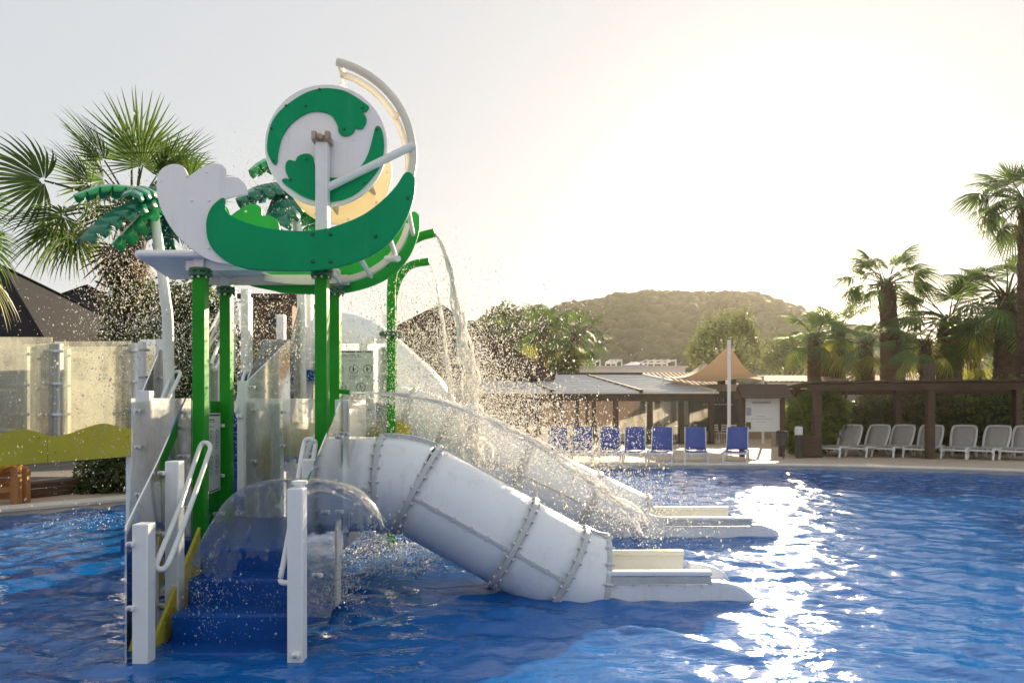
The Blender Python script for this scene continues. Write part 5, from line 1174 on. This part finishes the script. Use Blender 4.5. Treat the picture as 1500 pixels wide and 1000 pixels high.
for i, (bx, mats, lab, n_) in enumerate([
    ([bl(1260, 620, 24.5, .9, .9), bl(1290, 605, 24.5, .9, 1.0), bl(1315, 625, 24.5, .9, .9)], [(leaf_mid, .55), (leaf_dark, .3), (leaf_red, .15)], 'sun-warmed bronze-tipped oleander hedge bush behind the first pergola loungers', 10000),
    ([bl(1345, 600, 24.3, 1.0, 1.0), bl(1375, 615, 24.3, 1.0, 1.1), bl(1330, 630, 24.3, .8, .8), bl(1400, 635, 24, .9, .8)], [(leaf_mid, .4), (leaf_dark, .45), (leaf_red, .15)], 'dense dark hedge bush behind the middle pergola post', 12000),
    ([bl(1430, 605, 23.8, 1.0, 1.1), bl(1470, 600, 23.6, 1.0, 1.1), bl(1450, 635, 23.6, 1.0, .8), bl(1505, 610, 23.4, 1.0, 1.1)], [(leaf_lime, .35), (leaf_mid, .35), (leaf_dark, .3)], 'sunlit yellow green hedge bush at the far pergola end', 12000)]):
    bush('hedge_bush', lab, bx, n_, .075, leaf_mid, mats=mats)  # lime and red leaf shares raised to paint in sunlit warmth
def tree(name, label, base, blobs, n, size, mats, trunk_r=.2, group=None):
    t = thing(name, label, 'tree', base, group); bl_ = np.array(blobs, float)
    b = MB(); top = Vector(tuple(bl_[:, :3].mean(0))); B = Vector(base)
    b.tube(cr([B+V(0, 0, -.2), lerp(B, top, .4)+V(.1, 0, 0), lerp(B, top, .8)], 4, False), [trunk_r*(1-.07*i) for i in range(9)], 10)
    b.build('trunk', bark_m, t); b = MB()
    for q in bl_: b.tube(cr([lerp(B, top, .45), lerp(lerp(B, top, .6), Vector(tuple(q[:3])), .5), Vector(tuple(q[:3]))], 4, False), [trunk_r*.5*(1-.09*i) for i in range(9)], 6)
    b.build('branch', bark_m, t)
    vol = (bl_[:, 3]*bl_[:, 4]*bl_[:, 5])**(2/3); pr = vol/vol.sum()
    for m_, share in mats:
        N = int(n*share); k = rng.choice(len(bl_), N, p=pr); v = rng.normal(size=(N, 3)); v /= np.linalg.norm(v, axis=1)[:, None]
        pos_ = bl_[k, :3]+v*((1-.75*rng.random(N)**1.5)*(1+.25*np.sin(v[:, 0]*6+k)*np.cos(v[:, 2]*7)))[:, None]*bl_[k, 3:]
        s_ = (size*rng.uniform(.5, 1.5, N))[:, None]; nrm = v+rng.normal(0, .8, (N, 3)); a = np.cross(nrm, rng.normal(size=(N, 3))); a /= np.linalg.norm(a, axis=1)[:, None]; b_ = np.cross(nrm, a); b_ /= np.linalg.norm(b_, axis=1)[:, None]
        q = np.stack([pos_-a*s_, pos_-b_*s_*.5, pos_+a*s_, pos_+b_*s_*.5], 1); npmesh('crown', q.reshape(-1, 3), np.arange(N*4).reshape(-1, 4), m_, t)
    return t
d = 70
tree('poplar_tree', 'pale green poplar tree rising behind the shade sail', (P(1065, 0, d).x, d, GZ), [bl(1015, 516, d, .8, 1.6), bl(1030, 498, d, .9, 2.3), bl(1046, 490, d, .8, 2.2), bl(1060, 484, d, .9, 2.4), bl(1076, 480, d, .8, 2.2), bl(1090, 476, d, .9, 2.2), bl(1102, 492, d, .7, 2.0), bl(1110, 512, d, .7, 1.6), bl(1040, 530, d, 1.9, 1.4), bl(1080, 526, d, 1.9, 1.5)], 8000, .15, [(leaf_pale, .8), (leaf_mid, .2)], .3)
tree('round_tree', 'dusty olive round tree at the foot of the hill right of the poplar', (P(1150, 0, 75).x, 75, GZ), [bl(1128, 528, 75, 1.6, 1.3), bl(1142, 512, 75, 1.5, 1.6), bl(1160, 505, 75, 1.3, 1.5), bl(1175, 518, 75, 1.5, 1.4), bl(1190, 530, 75, 1.3, 1.2), bl(1158, 530, 75, 2.0, 1.4)], 5000, .17, [(leaf_pale, .6), (leaf_mid, .4)], .3)
tree('round_tree', 'dark round-crowned tree between the brown roof and the hill', (P(745, 0, 80).x, 80, GZ), [bl(735, 470, 80, 2.6, 2), bl(755, 475, 80, 2.6, 2.0), bl(745, 495, 80, 3.2, 2.5), bl(720, 495, 80, 2.2, 2.2)], 6000, .22, [(leaf_mid, .5), (leaf_dark, .5)], .3)
tree('small_tree', 'small yellow green tree in front of the mid-distance palms', (P(828, 0, 48).x, 48, GZ), [bl(825, 535, 48, .9, .8), bl(835, 525, 48, .7, .8), bl(815, 540, 48, .7, .6)], 2500, .11, [(leaf_lime, .6), (leaf_mid, .4)], .1)

# ------------------------------------------------------------------ fan palms
def fan_frond(L, fr_, n, droop, fold, petiole_droop, seed, spread=236):
    """petiole along +x then a fan of leaflets that split and hang at their tips"""
    rr = random.Random(seed); b = MB(); pe = [V(L*k/6, 0, -petiole_droop*(k/6)**2*L) for k in range(7)]
    b.tube(pe, [.03, .026, .022, .02, .018, .016, .014], 5); e = pe[-1]; dx = (pe[-1]-pe[-2]).normalized(); up = V(0, 1, 0).cross(dx) * -1
    if up.z < 0: up = -up
    for k in range(n):
        a = R(-spread/2+spread*(k+.5)/n)+rr.uniform(-.03, .03); ln = fr_*(1-.28*(abs(a)/2.06)**2)*rr.uniform(.88, 1.06)
        dr = dx*math.cos(a)+V(0, 1, 0)*math.sin(a); sd_ = (-dx*math.sin(a)+V(0, 1, 0)*math.cos(a)); hw = R(spread)/n*.5
        rows = []
        for t, wf in ((.06, 1), (.28, 1), (.5, .74), (.74, .42), (.9, .2), (1.0, .03)):
            z = -droop*ln*(max(0, t-.25))**2-fold*abs(math.sin(a))*ln*t*.6+rr.uniform(-.01, .01); rr_ = ln*t*(1-.12*droop*t)
            c = e+dr*rr_+V(0, 0, 1)*z; wd = min(ln*t, ln*.5)*hw*wf*1.05; rows.append((c-sd_*wd, c+up*wd*.5, c+sd_*wd))
        vs = [p for q in rows for p in q]; fs = []
        for i in range(len(rows)-1):
            j = i*3; fs += [(j, j+1, j+4, j+3), (j+1, j+2, j+5, j+4)]
        b.add(vs, fs)
    return b
def frond_mesh(nm, mat, *a):
    b = fan_frond(*a); me = bpy.data.meshes.new(nm); me.from_pydata(b.v, [], b.f); me.materials.append(mat); me.shade_smooth(); me.set_sharp_from_angle(angle=R(30)); return me
FR = [frond_mesh('frond', frond_m, .95, .95, 30, .35, .12, .12, 1), frond_mesh('frond', frond_m, 1.05, .9, 28, .7, .22, .2, 2), frond_mesh('frond', frond_m, .85, 1.0, 32, .2, .08, .06, 3), frond_mesh('frond', frond_m, 1.1, .85, 26, 1.1, .35, .3, 4)]
FRD = [frond_mesh('frond', frond_dry, .8, .8, 20, 1.4, .6, .3, 5), frond_mesh('frond', frond_dry, .7, .85, 18, 1.2, .7, .35, 6)]
FRY = [frond_mesh('frond', frond_yel, .9, .95, 26, .9, .35, .2, 7)]
FRU = [frond_mesh('frond', frond_m, .75, 1.15, 26, .12, .05, .03, 11, 150), frond_mesh('frond', frond_m, .85, 1.1, 24, .2, .08, .05, 12, 165)]
FRH = [frond_mesh('frond', frond_m, 1.1, .9, 28, 1.5, .4, .22, 8), frond_mesh('frond', frond_m, 1.0, .9, 28, 1.2, .35, .15, 9)]
def palm(label, base, top, scale=1.0, nf=26, seed=1, rt=.2, rb_=.28, dry=6, skirt=0, fronds=None, lo=-35, hi=78, yel=2, hang=False, group=None, lean=0):
    rr = random.Random(seed); base = Vector(base); top = Vector(top); t = thing('fan_palm', label, 'palm', base, group); H = (top-base).length
    n = max(8, int(H/.16)); b = MB(); path = [lerp(base+V(0, 0, -.1), top, i/n)+V(lean*math.sin(math.pi*i/n), 0, 0) for i in range(n+1)]
    b.tube(path, [lerp(Vector((rb_, 0, 0)), Vector((rt, 0, 0)), min(1, (i/n)*1.3)).x*(1+.09*(i % 2)+rr.uniform(-.05, .05))*min(1, .35+.16*(n-i)) for i in range(n+1)], 14)
    tk = b.build('trunk', trunk_m, t, angle=20); b = MB()
    for i in range(1, n):                                   # old leaf bases
        f = i/n; r_ = lerp(Vector((rb_, 0, 0)), Vector((rt, 0, 0)), min(1, f*1.3)).x
        for k in range(9):
            a = k*.698+i*.35+rr.uniform(-.1, .1); d_ = V(math.cos(a), math.sin(a), 0); s_ = V(-math.sin(a), math.cos(a), 0); c = path[i]+d_*r_*.95; h = rr.uniform(.10, .2)*(1.5 if f > .8 else 1); o_ = rr.uniform(.04, .10)
            b.add([c-s_*.055, c+s_*.055, c+s_*.03+V(0, 0, h)+d_*o_, c-s_*.03+V(0, 0, h)+d_*o_, c+d_*.03+V(0, 0, -.02)], [(0, 1, 2, 3), (4, 1, 2), (4, 2, 3), (4, 3, 0)])
    b.build('leaf_bases', trunk_m, tk)
    def put(me, phi, th, s_, roll=0):
        o_ = bpy.data.objects.new('frond', me); C.objects.link(o_); o_.parent = t
        d_ = V(math.cos(phi)*math.cos(th), math.sin(phi)*math.cos(th), math.sin(th)); o_.location = top-base+V(math.cos(phi), math.sin(phi), 0)*rt*.5+V(0, 0, .02-.35*(.5-th/3))
        o_.rotation_euler = (roll, -th, phi); o_.scale = (s_,)*3
    if fronds:
        for (ang, tilt, s_, kd) in fronds:                   # ang: direction in the picture plane, tilt: away(+)/toward(-) the camera
            v = V(math.cos(R(ang))*math.cos(R(tilt)), math.sin(R(tilt)), math.sin(R(ang))*math.cos(R(tilt)))
            me = {'g': rr.choice(FR), 'd': rr.choice(FRD), 'y': FRY[0], 'u': rr.choice(FRU), 'h': rr.choice(FRH)}[kd]
            put(me, math.atan2(v.y, v.x), math.asin(v.z), s_*scale, rr.uniform(-1.1, 1.1))
    for k in range(nf):
        f = (k+.5)/nf; th = R(lerp(Vector((hi, 0, 0)), Vector((lo, 0, 0)), f**.85).x+rr.uniform(-8, 8)); phi = k*2.39996+rr.uniform(-.3, .3)
        me = rr.choice((FRH if f > .3 else FR) if hang else (FR if f < .65 else [FR[1], FR[3]])); 
        if yel and k >= nf-yel: me = FRY[0]
        put(me, phi, th, scale*rr.uniform(.85, 1.1)*(.8 if th > 1.0 else 1), rr.uniform(-.4, .4))
    for k in range(dry):
        phi = k*2.4+rr.uniform(-.4, .4); put(rr.choice(FRD), phi, R(rr.uniform(-75, -50)), scale*rr.uniform(.7, 1.0), rr.uniform(-.5, .5))
    return t
# big fan palm on the left
pt = P(196, 296, 14)
palm('large fan palm with ivy-clad trunk towering behind the play bridge', (P(186, 0, 14).x, 14, GZ), pt, 1.06, 5, 3, .2, .25, 5,
     fronds=[(122, -10, 1.0, 'u'), (108, -25, .95, 'u'), (95, 5, 1.05, 'u'), (82, -5, 1.08, 'u'), (72, 20, .95, 'u'), (48, -5, 1.05, 'u'), (36, 10, 1.0, 'g'), (60, -30, .95, 'g'), (148, 5, 1.05, 'g'), (160, -15, 1.3, 'g'), (171, 5, 1.45, 'g'), (182, -10, 1.2, 'g'), (176, 20, 1.5, 'g'), (192, 15, 1.0, 'g'), (205, -15, .95, 'g'), (135, 15, 1.0, 'u'), (20, 20, .95, 'g'), (5, -10, .9, 'g'), (215, 5, .85, 'd'), (228, -15, .8, 'd'), (-20, 10, .85, 'g')], lo=-20, hi=60, yel=0)
pt = P(-112, 325, 14.5)
palm('fan palm mostly beyond the left frame edge, its green frond reaching in', (pt.x, 14.5, GZ), pt, 1.15, 14, 9, .2, .26, 2, fronds=[(-8, -5, 1.25, 'g'), (-25, -10, 1.2, 'y')], yel=0)
# right hand group
def rp(lab, px, py, d, s_, nf, seed, **k):
    p = P(px, py, d); k.setdefault('rt', .24); k.setdefault('rb_', .34)
    return palm(lab, (p.x+k.pop('bx', 0), d, GZ), p, s_, nf, seed, **k)
rp('tall fan palm with drooping fringed fronds rising above the pergola', 1298, 412, 30, 1.0, 22, 21, rt=.33, rb_=.62, dry=2, hang=True, lo=-5, hi=85, yel=0, bx=.5, fronds=[(155, 0, 1.2, 'h'), (175, 5, 1.0, 'h'), (30, 0, 1.2, 'h'), (12, -5, 1.15, 'h'), (100, 0, 1.1, 'g'), (75, 5, 1.1, 'h'), (125, 0, 1.1, 'h'), (190, 10, .9, 'h'), (-5, 10, 1, 'h')])
rp('tall fan palm at the right frame edge with dark hanging fronds', 1502, 290, 24, 1.05, 26, 22, rt=.2, rb_=.26, dry=4, hang=True, lo=-30, hi=80, yel=0, fronds=[(165, -5, 1.25, 'h'), (200, 0, 1.25, 'h'), (150, 5, 1.1, 'g'), (185, -10, 1.2, 'h'), (130, 0, 1.0, 'g')])
rp('broad fan palm with thick trunk right of the tall fringed one', 1390, 462, 29, 1.45, 32, 23, rt=.42, rb_=.62, dry=4, lo=-35, hi=70, yel=3)
rp('fan palm with spreading crown and shaggy trunk near the right edge', 1474, 428, 27, 1.3, 32, 24, rt=.36, rb_=.52, dry=7, lo=-45, hi=75, yel=2)
rp('young short fan palm between the fringed palm and the broad one', 1356, 500, 27.5, .9, 20, 25, rt=.2, rb_=.27, dry=2, yel=3)
rp('short fan palm of the sunlit clump nearest the notice board', 1193, 492, 36, 1.15, 20, 26, rt=.3, rb_=.42, dry=2, yel=3)
rp('slightly taller fan palm in the middle of the sunlit clump', 1228, 478, 38, 1.25, 22, 27, rt=.32, rb_=.45, dry=3, yel=3)
rp('fan palm with a hanging yellow frond beside the tall fringed palm', 1268, 500, 33, 1.1, 18, 28, rt=.3, rb_=.42, dry=3, yel=4, fronds=[(-80, -10, 1.3, 'y'), (-95, -15, 1.2, 'y')])
rp('small fan palm half hidden behind the sunlit clump', 1210, 502, 40, 1.0, 16, 29, rt=.3, rb_=.4, dry=2)
rp('low fan palm seen behind the hedge by the shaggy trunk', 1427, 520, 31, .9, 16, 30, rt=.2, rb_=.26, dry=2, yel=4)
rp('fan palm with round crown in front of the wooded hill', 842, 488, 50, 1.55, 24, 31, rt=.3, rb_=.4, dry=6, lo=-50)
rp('fan palm with upright crown next to the round-crowned one', 795, 480, 52, 1.65, 24, 32, rt=.3, rb_=.4, dry=5, lo=-40)
rp('small fan palm top peeping over the brown pyramid roof', 712, 485, 56, 1.3, 18, 33, rt=.25, rb_=.3, dry=2)

# ------------------------------------------------------------------ air

me = bpy.data.meshes.new('haze'); b = MB().box2((-345, -60, -2.2), (440, 640, 66)); me.from_pydata(b.v, [], b.f)
hm = bpy.data.materials.new('pale_air'); hm.use_nodes = True; t = hm.node_tree; t.nodes.clear()
ou = t.nodes.new('ShaderNodeOutputMaterial'); pvn = t.nodes.new('ShaderNodeVolumePrincipled'); t.links.new(pvn.outputs[0], ou.inputs['Volume'])
pvn.inputs['Color'].default_value = (1, .97, .92, 1); pvn.inputs['Density'].default_value = .00018; pvn.inputs['Anisotropy'].default_value = .6
me.materials.append(hm); o = bpy.data.objects.new('haze', me); C.objects.link(o); o['kind'] = 'stuff'; o['label'] = 'pale warm evening haze filling the air over the pool'
